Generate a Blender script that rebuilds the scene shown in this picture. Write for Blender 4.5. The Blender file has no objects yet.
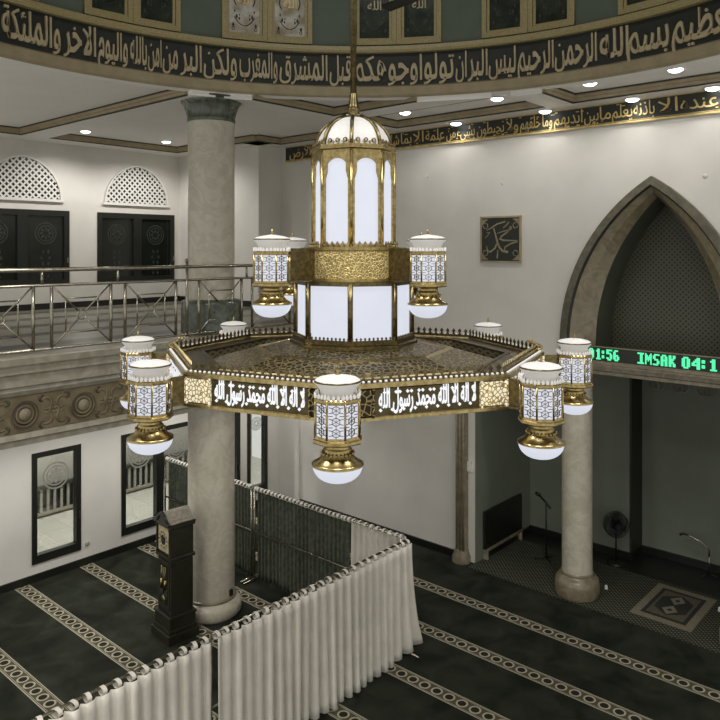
import bpy, math, random
from mathutils import Matrix, Vector
random.seed(7)
PI = math.pi
S = bpy.context.scene
COL = S.collection
R_ = math.radians

# ------------------------------------------------------------------ materials
def srgb(r, g, b):
    def f(c):
        c /= 255.0
        return c / 12.92 if c <= .04045 else ((c + .055) / 1.055) ** 2.4
    return (f(r), f(g), f(b), 1)

class NT:
    def __init__(self, name):
        self.m = bpy.data.materials.new(name); self.m.use_nodes = True
        self.t = self.m.node_tree; self.t.nodes.clear()
        self.out = self.t.nodes.new('ShaderNodeOutputMaterial')
    def n(self, typ, **kw):
        nd = self.t.nodes.new(typ)
        for k, v in kw.items(): setattr(nd, k, v)
        return nd
    def l(self, a, b): self.t.links.new(a, b)
    def math(self, op, a, b=None, c=None, clamp=False):
        nd = self.n('ShaderNodeMath', operation=op, use_clamp=clamp)
        for i, v in enumerate((a, b, c)):
            if v is None: continue
            if isinstance(v, (int, float)): nd.inputs[i].default_value = v
            else: self.l(v, nd.inputs[i])
        return nd.outputs[0]
    def mix(self, fac, a, b):
        nd = self.n('ShaderNodeMix', data_type='RGBA')
        for s, v in ((nd.inputs[0], fac), (nd.inputs[6], a), (nd.inputs[7], b)):
            if isinstance(v, (int, float)): s.default_value = v
            elif isinstance(v, tuple): s.default_value = v
            else: self.l(v, s)
        return nd.outputs[2]
    def noise(self, scale, detail=3, dist=0.0, vec=None, rough=.5):
        nd = self.n('ShaderNodeTexNoise')
        nd.inputs['Scale'].default_value = scale; nd.inputs['Detail'].default_value = detail
        nd.inputs['Distortion'].default_value = dist; nd.inputs['Roughness'].default_value = rough
        if vec is not None: self.l(vec, nd.inputs['Vector'])
        return nd.outputs['Fac']
    def obj(self):
        return self.n('ShaderNodeTexCoord').outputs['Object']
    def xyz(self, vec):
        s = self.n('ShaderNodeSeparateXYZ'); self.l(vec, s.inputs[0]); return s.outputs
    def ramp(self, fac, p0, p1, c0=(0, 0, 0, 1), c1=(1, 1, 1, 1)):
        r = self.n('ShaderNodeValToRGB'); e = r.color_ramp.elements
        e[0].position = p0; e[1].position = p1; e[0].color = c0; e[1].color = c1
        self.l(fac, r.inputs[0]); return r.outputs[0]
    def bsdf(self, col, rough=.5, metal=0.0, emit=None, estr=0.0, bump=None, bstr=.2, bdist=.01, spec=.5, sheen=0):
        p = self.n('ShaderNodeBsdfPrincipled')
        if isinstance(col, tuple): p.inputs['Base Color'].default_value = col
        else: self.l(col, p.inputs['Base Color'])
        if isinstance(rough, (int, float)): p.inputs['Roughness'].default_value = rough
        else: self.l(rough, p.inputs['Roughness'])
        p.inputs['Metallic'].default_value = metal
        p.inputs['Specular IOR Level'].default_value = spec
        if sheen: p.inputs['Sheen Weight'].default_value = sheen
        if emit is not None:
            if isinstance(emit, tuple): p.inputs['Emission Color'].default_value = emit
            else: self.l(emit, p.inputs['Emission Color'])
            p.inputs['Emission Strength'].default_value = estr
        if bump is not None:
            b = self.n('ShaderNodeBump'); b.inputs['Strength'].default_value = bstr
            b.inputs['Distance'].default_value = bdist
            self.l(bump, b.inputs['Height']); self.l(b.outputs[0], p.inputs['Normal'])
        self.l(p.outputs[0], self.out.inputs[0])
        return self.m

def noisy(name, c1, c2, scale=4, rough=.6, metal=0.0, bstr=0.0, detail=4, dist=0.0, lo=.35, hi=.65, spec=.5, sheen=0, bscale=None):
    t = NT(name); o = t.obj()
    f = t.ramp(t.noise(scale, detail, dist, o), lo, hi)
    b = t.noise(bscale or scale * 6, 3, 0, o) if bstr else None
    return t.bsdf(t.mix(f, c1, c2), rough, metal, bump=b, bstr=bstr, spec=spec, sheen=sheen)

def glow(name, col, strength, base=(.3, .3, .3, 1), rough=.4):
    t = NT(name); o = t.obj()
    f = t.noise(9, 2, 0, o)
    c = t.mix(f, col, tuple(min(1, x * 1.06) for x in col[:3]) + (1,))
    return t.bsdf(base, rough, emit=c, estr=strength)

M = {}
M['wall'] = noisy('white_wall_paint', srgb(198, 194, 185), srgb(205, 201, 192), 1.5, .55, bstr=.03, bscale=60)
M['wallgrey'] = noisy('grey_wall_paint', srgb(150, 147, 138), srgb(158, 155, 146), 1.5, .6)
M['niche'] = noisy('dark_green_niche_paint', srgb(68, 73, 60), srgb(76, 80, 67), 2, .5)
M['alcove'] = noisy('grey_green_alcove', srgb(106, 112, 98), srgb(114, 119, 105), 1.5, .6)  # one even grey-green on the alcove walls and ceiling
M['ceil'] = noisy('ceiling_paint', srgb(224, 220, 214), srgb(228, 224, 218), 1.2, .6)
M['drum'] = noisy('green_drum_paint', srgb(78, 88, 74), srgb(85, 94, 80), 2, .6)
M['beige'] = noisy('beige_moulding', srgb(142, 128, 100), srgb(156, 142, 112), 6, .5)
M['goldtrim'] = noisy('gold_painted_moulding', srgb(140, 126, 84), srgb(162, 148, 104), 40, .45)
M['darkline'] = noisy('dark_moulding_line', srgb(38, 40, 32), srgb(46, 47, 38), 8, .5)
M['black'] = noisy('black_paint', srgb(20, 21, 17), srgb(26, 27, 22), 6, .4)
M['bandblack'] = noisy('black_band', srgb(26, 29, 22), srgb(33, 36, 28), 3, .5)
M['letter'] = noisy('dull_gold_letters', srgb(166, 150, 118), srgb(182, 166, 132), 9, .4)
M['letterdim'] = noisy('faded_gold_letters', srgb(120, 110, 84), srgb(138, 128, 100), 9, .5)
M['goldletter'] = noisy('gold_letters', srgb(190, 164, 100), srgb(214, 190, 128), 9, .35, .4)
M['stone'] = noisy('brown_grey_stone', srgb(128, 123, 107), srgb(152, 146, 129), 5, .5, dist=1.5)
M['frieze'] = noisy('brown_relief_stone', srgb(92, 80, 58), srgb(112, 99, 74), 7, .55, bstr=.2)
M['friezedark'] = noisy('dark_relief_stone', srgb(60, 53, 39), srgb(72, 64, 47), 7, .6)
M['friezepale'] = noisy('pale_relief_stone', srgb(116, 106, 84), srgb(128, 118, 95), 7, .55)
M['greenmarble'] = noisy('green_marble', srgb(60, 66, 55), srgb(86, 91, 77), 5, .25, dist=2.5)
M['archstone'] = noisy('dark_brown_marble', srgb(78, 74, 60), srgb(100, 95, 78), 5, .35, dist=2)
M['brownmarble'] = noisy('brown_marble', srgb(108, 99, 80), srgb(134, 124, 101), 4, .3, dist=2)
M['steel'] = noisy('brushed_steel', srgb(140, 134, 118), srgb(164, 158, 142), 20, .25, .95)
M['wood'] = noisy('dark_carved_wood', srgb(28, 27, 20), srgb(42, 40, 30), 9, .3, dist=3)
M['sheenwood'] = noisy('wood_with_painted_sheen', srgb(112, 106, 92), srgb(138, 131, 115), 9, .5, dist=2)  # wood paled by the sheen of the glossy clock top
M['fabric'] = noisy('pale_curtain_fabric', srgb(198, 192, 180), srgb(208, 202, 190), 5, .85, bstr=.1, bscale=220, sheen=.2)
M['darkfabric'] = noisy('dark_green_curtain_fabric', srgb(54, 60, 48), srgb(82, 86, 70), 14, .85, bstr=.15, bscale=220)
M['white'] = noisy('white_plastic', srgb(205, 202, 195), srgb(212, 209, 202), 5, .4)
M['glass_white'] = glow('lit_white_glass', (.66, .69, .78, 1), .93, (.1, .1, .105, 1))
M['cap_white'] = glow('white_lampshade_glass', (.6, .58, .55, 1), .3, (.5, .49, .47, 1))
M['lit_letter'] = glow('backlit_white_letters', (.62, .64, .68, 1), .85, (.5, .5, .5, 1))
M['lamp'] = glow('downlight_lens', (1, 1, 1, 1), 6, (.8, .8, .8, 1))
M['led'] = glow('green_led', (.07, .80, .34, 1), 1.25, (.02, .1, .05, 1))
M['beige_light'] = noisy('pale_beige_marble', srgb(168, 160, 140), srgb(182, 174, 155), 4, .4, dist=2)

def marble(name, a, b, v, rough=.3):
    t = NT(name); o = t.obj()
    n1 = t.ramp(t.noise(1.6, 6, 1.5, o, .6), .3, .7)
    n2 = t.ramp(t.noise(2.6, 8, 3.0, o, .65), .47, .52)
    base = t.mix(n1, a, b)
    band = t.math('MULTIPLY', t.math('SUBTRACT', 1.0, n2), .25)
    return t.bsdf(t.mix(band, base, v), rough)
M['marble'] = marble('cream_marble', srgb(177, 170, 152), srgb(193, 187, 171), srgb(142, 133, 112))

def brass(name, c1, c2, rough, scale=30, bstr=.0):
    t = NT(name); o = t.obj()
    f = t.noise(scale, 4, .5, o)
    return t.bsdf(t.mix(t.ramp(f, .35, .65), c1, c2), rough, 1.0, bump=f if bstr else None, bstr=bstr)
M['brass'] = brass('polished_brass', srgb(138, 120, 78), srgb(176, 158, 110), .28)
M['brassdark'] = brass('aged_brass', srgb(88, 78, 52), srgb(120, 107, 74), .34)

def filigree(name, c1, c2, scale):
    t = NT(name); o = t.obj()
    v = t.n('ShaderNodeTexVoronoi', feature='DISTANCE_TO_EDGE'); v.inputs['Scale'].default_value = scale
    t.l(o, v.inputs['Vector'])
    f = t.ramp(v.outputs['Distance'], .03, .12)
    return t.bsdf(t.mix(f, c1, c2), .35, .75, bump=f, bstr=.5, bdist=.004)
M['filline'] = brass('bronze_line', srgb(104, 92, 64), srgb(126, 112, 82), .5)
M['filigree'] = filigree('gold_filigree_plate', srgb(226, 208, 150), srgb(156, 134, 80), 42)
M['filidark'] = filigree('dark_filigree_plate', srgb(150, 132, 86), srgb(40, 36, 24), 22)
M['plate'] = brass('dark_bronze_plate', srgb(74, 66, 46), srgb(92, 83, 60), .38, 12)

def gold_glow(name):                      # pierced gold plate, lantern light put into it as emission
    t = NT(name); o = t.obj()
    v = t.n('ShaderNodeTexVoronoi', feature='DISTANCE_TO_EDGE'); v.inputs['Scale'].default_value = 36
    t.l(o, v.inputs['Vector'])
    f = t.ramp(v.outputs['Distance'], .08, .14)
    return t.bsdf(srgb(190, 164, 96), .35, .6, emit=t.mix(f, (.0, .0, .0, 1), (.74, .72, .62, 1)), estr=.9)
M['goldglow'] = gold_glow('pierced_gold_painted_glow')

def lattice(name, c1, c2, pitch, duty, axes=(1, 2)):
    t = NT(name); o = t.xyz(t.obj())
    a = t.math('ADD', o[axes[0]], o[axes[1]]); b = t.math('SUBTRACT', o[axes[0]], o[axes[1]])
    fa = t.math('PINGPONG', a, pitch / 2); fb = t.math('PINGPONG', b, pitch / 2)
    h = t.math('GREATER_THAN', t.math('MINIMUM', fa, fb), pitch / 2 * duty)
    return t.bsdf(t.mix(h, c1, c2), .5, 0, bump=t.math('SUBTRACT', 1.0, h), bstr=.4, bdist=.01)
M['lattice'] = lattice('green_diagonal_lattice', srgb(84, 83, 65), srgb(40, 43, 34), .085, .42)
M['gridlat'] = lattice('bronze_lattice', srgb(96, 86, 60), srgb(26, 26, 20), .05, .4, (0, 2))

def carpet():
    t = NT('green_carpet_with_ring_borders'); v = t.obj(); o = t.xyz(v)
    per = 1.146
    u = t.math('DIVIDE', t.math('SUBTRACT', o[0], 4.235 - per / 2), per)
    s = t.math('MULTIPLY', t.math('SUBTRACT', t.math('FRACT', u), .5), per)
    sa = t.math('ABSOLUTE', s)
    w = t.math('MULTIPLY', t.math('SUBTRACT', t.math('FRACT', t.math('DIVIDE', o[1], .193)), .5), .193)
    d = t.math('SQRT', t.math('ADD', t.math('POWER', s, 2), t.math('POWER', w, 2)))
    ring = t.math('LESS_THAN', t.math('ABSOLUTE', t.math('SUBTRACT', d, .066)), .012)
    l1 = t.math('LESS_THAN', t.math('ABSOLUTE', t.math('SUBTRACT', sa, .113)), .008)
    l2 = t.math('LESS_THAN', t.math('ABSOLUTE', t.math('SUBTRACT', sa, .092)), .004)
    keep = t.math('LESS_THAN', o[0], 10.5)
    inb = t.math('MULTIPLY', keep, t.math('LESS_THAN', sa, .122))
    out = t.math('MULTIPLY', keep, t.math('MULTIPLY', t.math('GREATER_THAN', d, .078), t.math('LESS_THAN', sa, .088)))
    pale = t.math('MULTIPLY', keep, t.math('MAXIMUM', ring, t.math('MAXIMUM', l1, l2), clamp=True))
    n = t.ramp(t.noise(2.2, 5, .6, v), .35, .7)
    n2 = t.noise(300, 2, 0, v)
    green = t.mix(n, srgb(25, 28, 21), srgb(47, 50, 40))
    c = t.mix(t.math('MULTIPLY', inb, .9), green, srgb(38, 37, 28))
    c = t.mix(t.math('MULTIPLY', out, .75), c, srgb(84, 79, 62))
    c = t.mix(pale, c, srgb(160, 154, 134))
    return t.bsdf(c, .95, bump=n2, bstr=.35, bdist=.01, spec=.1)
M['carpet'] = carpet()

def dotted():
    t = NT('grey_green_dotted_carpet'); v = t.obj(); o = t.xyz(v)
    a = t.math('PINGPONG', t.math('ADD', o[0], o[1]), .038); b = t.math('PINGPONG', t.math('SUBTRACT', o[0], o[1]), .038)
    h = t.math('GREATER_THAN', t.math('MINIMUM', a, b), .019)
    n = t.noise(3, 3, 0, v)
    c = t.mix(h, srgb(44, 47, 38), t.mix(n, srgb(112, 110, 94), srgb(80, 82, 69)))
    return t.bsdf(c, .95, spec=.1)
M['dotted'] = dotted()

def tiles(name, c1, c2, w, rough=.25, gap=.006, mort=(.1, .1, .09, 1)):
    t = NT(name); v = t.obj()
    b = t.n('ShaderNodeTexBrick', offset=0.0); b.inputs['Scale'].default_value = 1
    b.inputs['Brick Width'].default_value = w; b.inputs['Row Height'].default_value = w
    b.inputs['Mortar Size'].default_value = gap
    b.inputs['Color1'].default_value = c1; b.inputs['Color2'].default_value = c2; b.inputs['Mortar'].default_value = mort
    t.l(v, b.inputs['Vector'])
    return t.bsdf(b.outputs[0], rough)
M['tile'] = tiles('pale_floor_tiles', srgb(196, 192, 182), srgb(186, 182, 171), .6, mort=(.36, .35, .32, 1))
def btile():
    t = NT('grey_tiles_with_dark_runner'); v = t.obj(); o = t.xyz(v)
    f = t.math('LESS_THAN', t.math('PINGPONG', t.math('ADD', o[1], .1), .62), .2)
    g = t.math('LESS_THAN', t.math('PINGPONG', o[0], .6), .012)
    n = t.noise(3, 3, 0, v)
    c = t.mix(f, t.mix(n, srgb(104, 101, 89), srgb(124, 120, 107)), srgb(54, 52, 41))
    return t.bsdf(t.mix(g, c, srgb(90, 86, 74)), .3)
M['btile'] = btile()

def paneglass(name, tint, gl):
    t = NT(name)
    a = t.n('ShaderNodeBsdfTransparent'); a.inputs[0].default_value = tint
    b = t.n('ShaderNodeBsdfGlossy'); b.inputs['Roughness'].default_value = .03
    nz = t.noise(3, 2); b.inputs[0].default_value = (.9, .9, .9, 1)
    m = t.n('ShaderNodeMixShader'); m.inputs[0].default_value = gl
    t.l(a.outputs[0], m.inputs[1]); t.l(b.outputs[0], m.inputs[2]); t.l(m.outputs[0], t.out.inputs[0])
    return t.m
M['pane'] = paneglass('clear_window_glass', (.86, .88, .86, 1), .12)
M['darkpane'] = noisy('glass_with_painted_dark', srgb(22, 25, 20), srgb(29, 32, 26), 2, .12)  # darkness of night behind the upper windows put into the opaque pane colour
M['etch'] = noisy('etched_emblem', srgb(36, 39, 31), srgb(44, 47, 38), 6, .5)
M['frost'] = noisy('frosted_emblem', srgb(124, 122, 112), srgb(134, 132, 122), 6, .6)
M['stained'] = noisy('dark_stained_glass', srgb(34, 40, 32), srgb(56, 62, 50), 5, .2)
M['stainedglare'] = noisy('stained_glass_with_glare', srgb(146, 136, 112), srgb(196, 192, 182), 5, .2)  # light reflected by the drum panes put into the glass colour
M['rugpale'] = noisy('rug_pale_wool', srgb(100, 94, 75), srgb(118, 111, 91), 40, .95)
M['rugdark'] = noisy('rug_dark_wool', srgb(26, 28, 22), srgb(36, 37, 29), 40, .95)
M['rugmid'] = noisy('rug_brown_wool', srgb(70, 66, 51), srgb(84, 79, 62), 40, .95)
M['dial'] = noisy('clock_dial', srgb(158, 146, 112), srgb(174, 162, 128), 12, .4)

# ------------------------------------------------------------------ mesh builder
class MB:
    def __init__(self): self.v = []; self.f = []; self.mi = []; self.sm = []; self.M = None
    def add(self, vs, fs, mi=0, sm=False):
        o = len(self.v)
        for p in vs:
            self.v.append(tuple(self.M @ Vector(p)) if self.M else tuple(p))
        for f in fs:
            self.f.append(tuple(i + o for i in f)); self.mi.append(mi); self.sm.append(sm)
        return self
    def box(self, x0, x1, y0, y1, z0, z1, mi=0):
        vs = [(x0, y0, z0), (x1, y0, z0), (x1, y1, z0), (x0, y1, z0), (x0, y0, z1), (x1, y0, z1), (x1, y1, z1), (x0, y1, z1)]
        return self.add(vs, [(0, 3, 2, 1), (4, 5, 6, 7), (0, 1, 5, 4), (1, 2, 6, 5), (2, 3, 7, 6), (3, 0, 4, 7)], mi)
    def lathe(self, prof, n=32, c=(0, 0), mi=0, sm=True, a0=0.0, cap=True, zoff=0.0):
        vs = []; fs = []
        for (r, z) in prof:
            for i in range(n):
                a = a0 + 2 * PI * i / n
                vs.append((c[0] + r * math.cos(a), c[1] + r * math.sin(a), z + zoff))
        for k in range(len(prof) - 1):
            for i in range(n):
                j = (i + 1) % n
                fs.append((k * n + i, k * n + j, (k + 1) * n + j, (k + 1) * n + i))
        self.add(vs, fs, mi, sm)
        if cap:
            m = len(prof) - 1
            self.add([vs[i] for i in range(n)], [tuple(reversed(range(n)))], mi)
            self.add([vs[m * n + i] for i in range(n)], [tuple(range(n))], mi)
        return self
    def tube(self, pts, r, n=8, closed=False, mi=0):
        P = [Vector(p) for p in pts]; m = len(P); vs = []; fs = []
        prev = None
        for i, p in enumerate(P):
            if closed: t = (P[(i + 1) % m] - P[i - 1])
            else: t = P[min(i + 1, m - 1)] - P[max(i - 1, 0)]
            t.normalize()
            if prev is None:
                a = Vector((0, 0, 1)) if abs(t.z) < .9 else Vector((1, 0, 0))
                u = t.cross(a).normalized()
            else:
                u = (prev - t * prev.dot(t)).normalized()
            prev = u; w = t.cross(u)
            rr = r[i] if isinstance(r, (list, tuple)) else r
            for k in range(n):
                a = 2 * PI * k / n
                vs.append(p + (u * math.cos(a) + w * math.sin(a)) * rr)
        for i in range(m if closed else m - 1):
            j = (i + 1) % m
            for k in range(n):
                l = (k + 1) % n
                fs.append((i * n + k, i * n + l, j * n + l, j * n + k))
        if not closed:
            fs.append(tuple(reversed(range(n)))); fs.append(tuple((m - 1) * n + k for k in range(n)))
        return self.add(vs, fs, mi, True)
    def extrude(self, poly, fn, d0, d1, mi=0):
        """poly: 2-D outline; fn(a,b,d) maps to 3-D; extruded between d0 and d1"""
        n = len(poly)
        vs = [fn(a, b, d0) for a, b in poly] + [fn(a, b, d1) for a, b in poly]
        fs = [tuple(range(n)), tuple(reversed(range(n, 2 * n)))]
        for i in range(n):
            j = (i + 1) % n; fs.append((j, i, n + i, n + j))
        return self.add(vs, fs, mi)
    def bridge(self, loops, mi=0, closed=False, sm=False):
        n = len(loops[0]); vs = [p for l in loops for p in l]; fs = []
        for k in range(len(loops) - 1):
            for i in range(n if closed else n - 1):
                j = (i + 1) % n
                fs.append((k * n + i, k * n + j, (k + 1) * n + j, (k + 1) * n + i))
        return self.add(vs, fs, mi, sm)
    def sphere(self, c, r, n=10, mi=0, sz=1.0):
        prof = [(max(1e-4, r * math.sin(PI * i / 6)), c[2] - r * sz * math.cos(PI * i / 6)) for i in range(7)]
        return self.lathe(prof, n, (c[0], c[1]), mi, True, cap=False)
    def build(self, name, mats, parent=None, loc=None, rz=None):
        me = bpy.data.meshes.new(name)
        me.from_pydata([tuple(p) for p in self.v], [], self.f)
        for m in (mats if isinstance(mats, (list, tuple)) else [mats]): me.materials.append(M[m])
        me.polygons.foreach_set('material_index', self.mi)
        me.polygons.foreach_set('use_smooth', self.sm)
        me.validate(); me.update()
        o = bpy.data.objects.new(name, me); COL.objects.link(o)
        if parent: o.parent = parent
        if loc: o.location = loc
        if rz is not None: o.rotation_euler = (0, 0, rz)
        return o

def thing(name, label, cat, loc=(0, 0, 0), rz=0.0, group=None):
    o = bpy.data.objects.new(name, None); COL.objects.link(o)
    o.empty_display_size = .1; o.location = loc; o.rotation_euler = (0, 0, rz)
    o['label'] = label; o['category'] = cat
    if group: o['group'] = group
    return o
def tag(o, label, cat, group=None):
    o['label'] = label; o['category'] = cat
    if group: o['group'] = group
    return o
def struct(o): o['kind'] = 'structure'; return o
def copy_tree(o, parent=None):
    c = o.copy(); COL.objects.link(c)
    if parent is not None: c.parent = parent
    for ch in o.children: copy_tree(ch, c)
    return c
def dup(o, loc, rz, label):
    c = copy_tree(o); c.location = loc; c.rotation_euler = (0, 0, rz); c['label'] = label
    return c

# ------------------------------------------------------------------ Arabic lettering (built-in font, shaped by hand)
A4 = {'ب': 0xFE8F, 'ت': 0xFE95, 'ث': 0xFE99, 'ج': 0xFE9D, 'ح': 0xFEA1, 'خ': 0xFEA5, 'س': 0xFEB1, 'ش': 0xFEB5, 'ص': 0xFEB9,
      'ض': 0xFEBD, 'ط': 0xFEC1, 'ظ': 0xFEC5, 'ع': 0xFEC9, 'غ': 0xFECD, 'ف': 0xFED1, 'ق': 0xFED5, 'ك': 0xFED9, 'ل': 0xFEDD,
      'م': 0xFEE1, 'ن': 0xFEE5, 'ه': 0xFEE9, 'ي': 0xFEF1, 'ئ': 0xFE89}
A2 = {'ا': 0xFE8D, 'د': 0xFEA9, 'ذ': 0xFEAB, 'ر': 0xFEAD, 'ز': 0xFEAF, 'و': 0xFEED, 'ى': 0xFEEF, 'ة': 0xFE93, '@': 0xFEFB}
def shape_ar(s):
    out = []
    for word in s.split(' '):
        word = word.replace('لا', '@'); g = []
        for i, ch in enumerate(word):
            pj = i > 0 and word[i - 1] in A4 and ch != 'ء'
            nj = i < len(word) - 1 and ch in A4 and word[i + 1] != 'ء'
            if ch in A4: g.append(chr(A4[ch] + (3 if pj and nj else 1 if pj else 2 if nj else 0)))
            elif ch in A2: g.append(chr(A2[ch] + (1 if pj else 0)))
            elif ch == 'ء': g.append(chr(0xFE80))
            else: g.append(ch)
        out.append(''.join(reversed(g)))
    return ' '.join(reversed(out))
_tc = {}
def text_mesh(s, arabic=True, bold=.012, res=2):
    key = (s, bold, res)
    if key in _tc: return _tc[key]
    c = bpy.data.curves.new('lettering', 'FONT'); c.body = shape_ar(s) if arabic else s
    c.resolution_u = res; c.offset = bold; c.extrude = .5; c.bevel_depth = 0
    o = bpy.data.objects.new('lettering', c); COL.objects.link(o)
    bpy.context.view_layer.update()
    me = o.to_mesh()
    vs = [tuple(v.co) for v in me.vertices]; fs = [tuple(p.vertices) for p in me.polygons]
    o.to_mesh_clear(); bpy.data.objects.remove(o); bpy.data.curves.remove(c)
    x0 = min(v[0] for v in vs); x1 = max(v[0] for v in vs)
    vs = [((v[0] - x0), v[1], v[2] + .5) for v in vs]
    _tc[key] = (vs, fs, x1 - x0)
    return _tc[key]
def kufic(y):
    """taller bowls, shorter tails"""
    if y < 0: return y * .62
    return y * 1.38 if y < .36 else .497 + (y - .36) * .62
def put_text(mb, s, fn, mi=0, **kw):
    """fn(u in 0..1 along the word, y in em, depth 0..1) -> point"""
    vs, fs, w = text_mesh(s, **kw)
    mb.add([fn(v[0] / w, v[1], v[2]) for v in vs], fs, mi)

# ------------------------------------------------------------------ camera
T = 0.8437
CT, ST = math.cos(T), math.sin(T)
cam = bpy.data.objects.new('camera', bpy.data.cameras.new('camera')); COL.objects.link(cam)
cam.location = (0, 0, 5.7); cam.rotation_euler = (PI / 2, 0, -T)
cam.data.sensor_width = 36; cam.data.lens = 36 * 728 / 720; cam.data.shift_y = -111 / 720
cam.data.clip_start = .05
S.camera = cam

XQ = 11.25          # prayer-direction wall
YL = 12.45          # lower left wall
YU = 15.5           # upper left wall
ZB = 4.4            # balcony floor
ZC = 8.14           # coffer ceilings
CX, CY = 4.654, 4.216  # centre of the dome opening and chandelier
NY = 4.04           # centre of the niche

# ------------------------------------------------------------------ setting: floors
struct(MB().box(-2, 11.3, -3, 12.5, -.1, 0).build('floor', 'carpet'))
m = MB().box(11.03, 12.75, .78, 7.22, -.1, .012, 0); m.box(12.75, 13.8, .78, 7.22, -.1, .012, 1)
struct(m.build('floor_alcove', ['dotted', 'black']))
struct(MB().box(2, 13, 12.6, 15.55, -.1, 0).build('floor_porch', 'tile'))
m = MB(); m.box(1.5, XQ, 9.0, YU, 3.42, ZB)
struct(m.build('floor_balcony', 'btile'))

# ------------------------------------------------------------------ setting: prayer-direction wall with pointed niche
def arch_pts(hw, zs, za, n=20):
    h = za - zs; R = (hw * hw + h * h) / (2 * hw); a1 = math.asin(min(1, h / R)); pts = []
    for i in range(n + 1):
        a = a1 * i / n; pts.append((hw - R + R * math.cos(a), zs + R * math.sin(a)))
    return [(-y, z) for y, z in pts] + [(y, z) for y, z in reversed(pts[:-1])]
AO = arch_pts(1.36, 4.15, 6.66)
m = MB()
m.box(XQ, XQ + .3, 7.22, 12.75, 0, 8.2)
m.box(XQ, XQ + .3, NY + 1.36, 7.22, 3.72, 8.2); m.box(XQ, XQ + .3, .8, NY - 1.36, 3.72, 8.2)
m.box(XQ, XQ + .3, -3, .8, 0, 8.2)
m.box(XQ, XQ + .3, NY - 1.36, NY + 1.36, 3.72, 3.9)
for (y0, z0), (y1, z1) in zip(AO[:-1], AO[1:]):
    q = [(NY + y0, z0), (NY + y1, z1), (NY + y1, 8.2), (NY + y0, 8.2)]
    m.extrude(q, lambda a, b, d: (d, a, b), XQ, XQ + .3)
struct(m.build('wall_right', 'wall'))
# alcove walls
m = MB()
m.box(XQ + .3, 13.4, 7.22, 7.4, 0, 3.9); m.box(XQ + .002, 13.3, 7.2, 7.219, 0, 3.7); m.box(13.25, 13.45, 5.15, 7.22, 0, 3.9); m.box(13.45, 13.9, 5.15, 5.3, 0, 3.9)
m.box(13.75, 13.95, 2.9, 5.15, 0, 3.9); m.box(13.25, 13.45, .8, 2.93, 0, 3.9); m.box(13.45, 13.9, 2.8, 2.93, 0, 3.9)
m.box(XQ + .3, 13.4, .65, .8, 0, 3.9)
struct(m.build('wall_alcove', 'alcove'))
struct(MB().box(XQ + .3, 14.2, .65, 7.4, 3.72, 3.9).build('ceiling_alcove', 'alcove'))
m = MB()
m.box(13.22, 13.25, 5.15, 7.2, 0, .14); m.box(13.72, 13.75, 2.93, 5.15, 0, .14); m.box(11.6, 13.25, 7.17, 7.2, 0, .12); m.box(13.25, 13.75, 5.12, 5.15, 0, .14)
struct(m.build('baseboard_alcove', 'black'))
# dark corner pier beside the niche
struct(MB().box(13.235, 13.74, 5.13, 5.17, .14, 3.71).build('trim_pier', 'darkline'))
# niche: reveal, frame, lattice
def arch_full(hw, zs, za):
    p = arch_pts(hw, zs, za); return [(p[0][0], 3.908)] + p + [(p[-1][0], 3.908)]
O1 = arch_full(1.49, 4.15, 6.81); O2 = arch_full(1.36, 4.15, 6.68); O3 = arch_full(.99, 4.15, 6.5)
def L(pts, x): return [(x, NY - y, z) for y, z in pts]
m = MB(); m.bridge([L(O1, XQ), L(O1, 11.17), L(O2, 11.15)], 0); m.bridge([L(O2, 11.15), L(arch_full(1.33, 4.15, 6.65), 11.2)], 2)
m.bridge([L(arch_full(1.33, 4.15, 6.65), 11.2), L(arch_full(1.16, 4.15, 6.57), 11.28), L(O3, 11.45)], 1)
struct(m.build('trim_arch', ['archstone', 'brownmarble', 'darkline']))
m = MB(); m.bridge([L(O3, 11.45), L(O3, 12.1)], 0)
struct(m.build('wall_niche', 'niche'))
m = MB(); m.extrude([(y, z) for y, z in O3], lambda a, b, d: (d, NY - a, b), 12.1, 12.18)
tag(m.build('lattice_screen', 'lattice'), 'dark green pointed lattice screen set back inside the tall arch', 'screen')
# ledge (entablature) across the alcove mouth
m = MB()
m.box(11.12, 12.1, NY - 1.3, NY + 1.3, 3.84, 3.908)
prof = [(0, 3.70), (-.03, 3.70), (-.03, 3.75), (-.06, 3.77), (-.06, 3.83), (-.11, 3.85), (-.14, 3.88), (-.14, 3.91), (0, 3.91)]
m.extrude(prof, lambda a, b, d: (XQ + a, d, b), .8, 7.22)
struct(m.build('trim_ledge', 'brownmarble'))
# pilaster at alcove mouth
m = MB(); m.box(11.12, XQ, 7.36, 7.55, .22, 3.72)
for y in (7.385, 7.455, 7.525): m.tube([(11.115, y, .22), (11.115, y, 3.7)], .02, 8)
m.lathe([(.17, 0), (.17, .1), (.14, .16), (.13, .22)], 20, (11.17, 7.455))
struct(m.build('trim_pilaster', 'brownmarble'))
struct(MB().box(11.19, XQ, 11.78, YL, 0, 3.42).build('trim_corner', 'wall'))
m = MB(); m.box(11.21, XQ, 7.55, YL, 0, .13)
struct(m.build('baseboard_right', 'black'))

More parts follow.
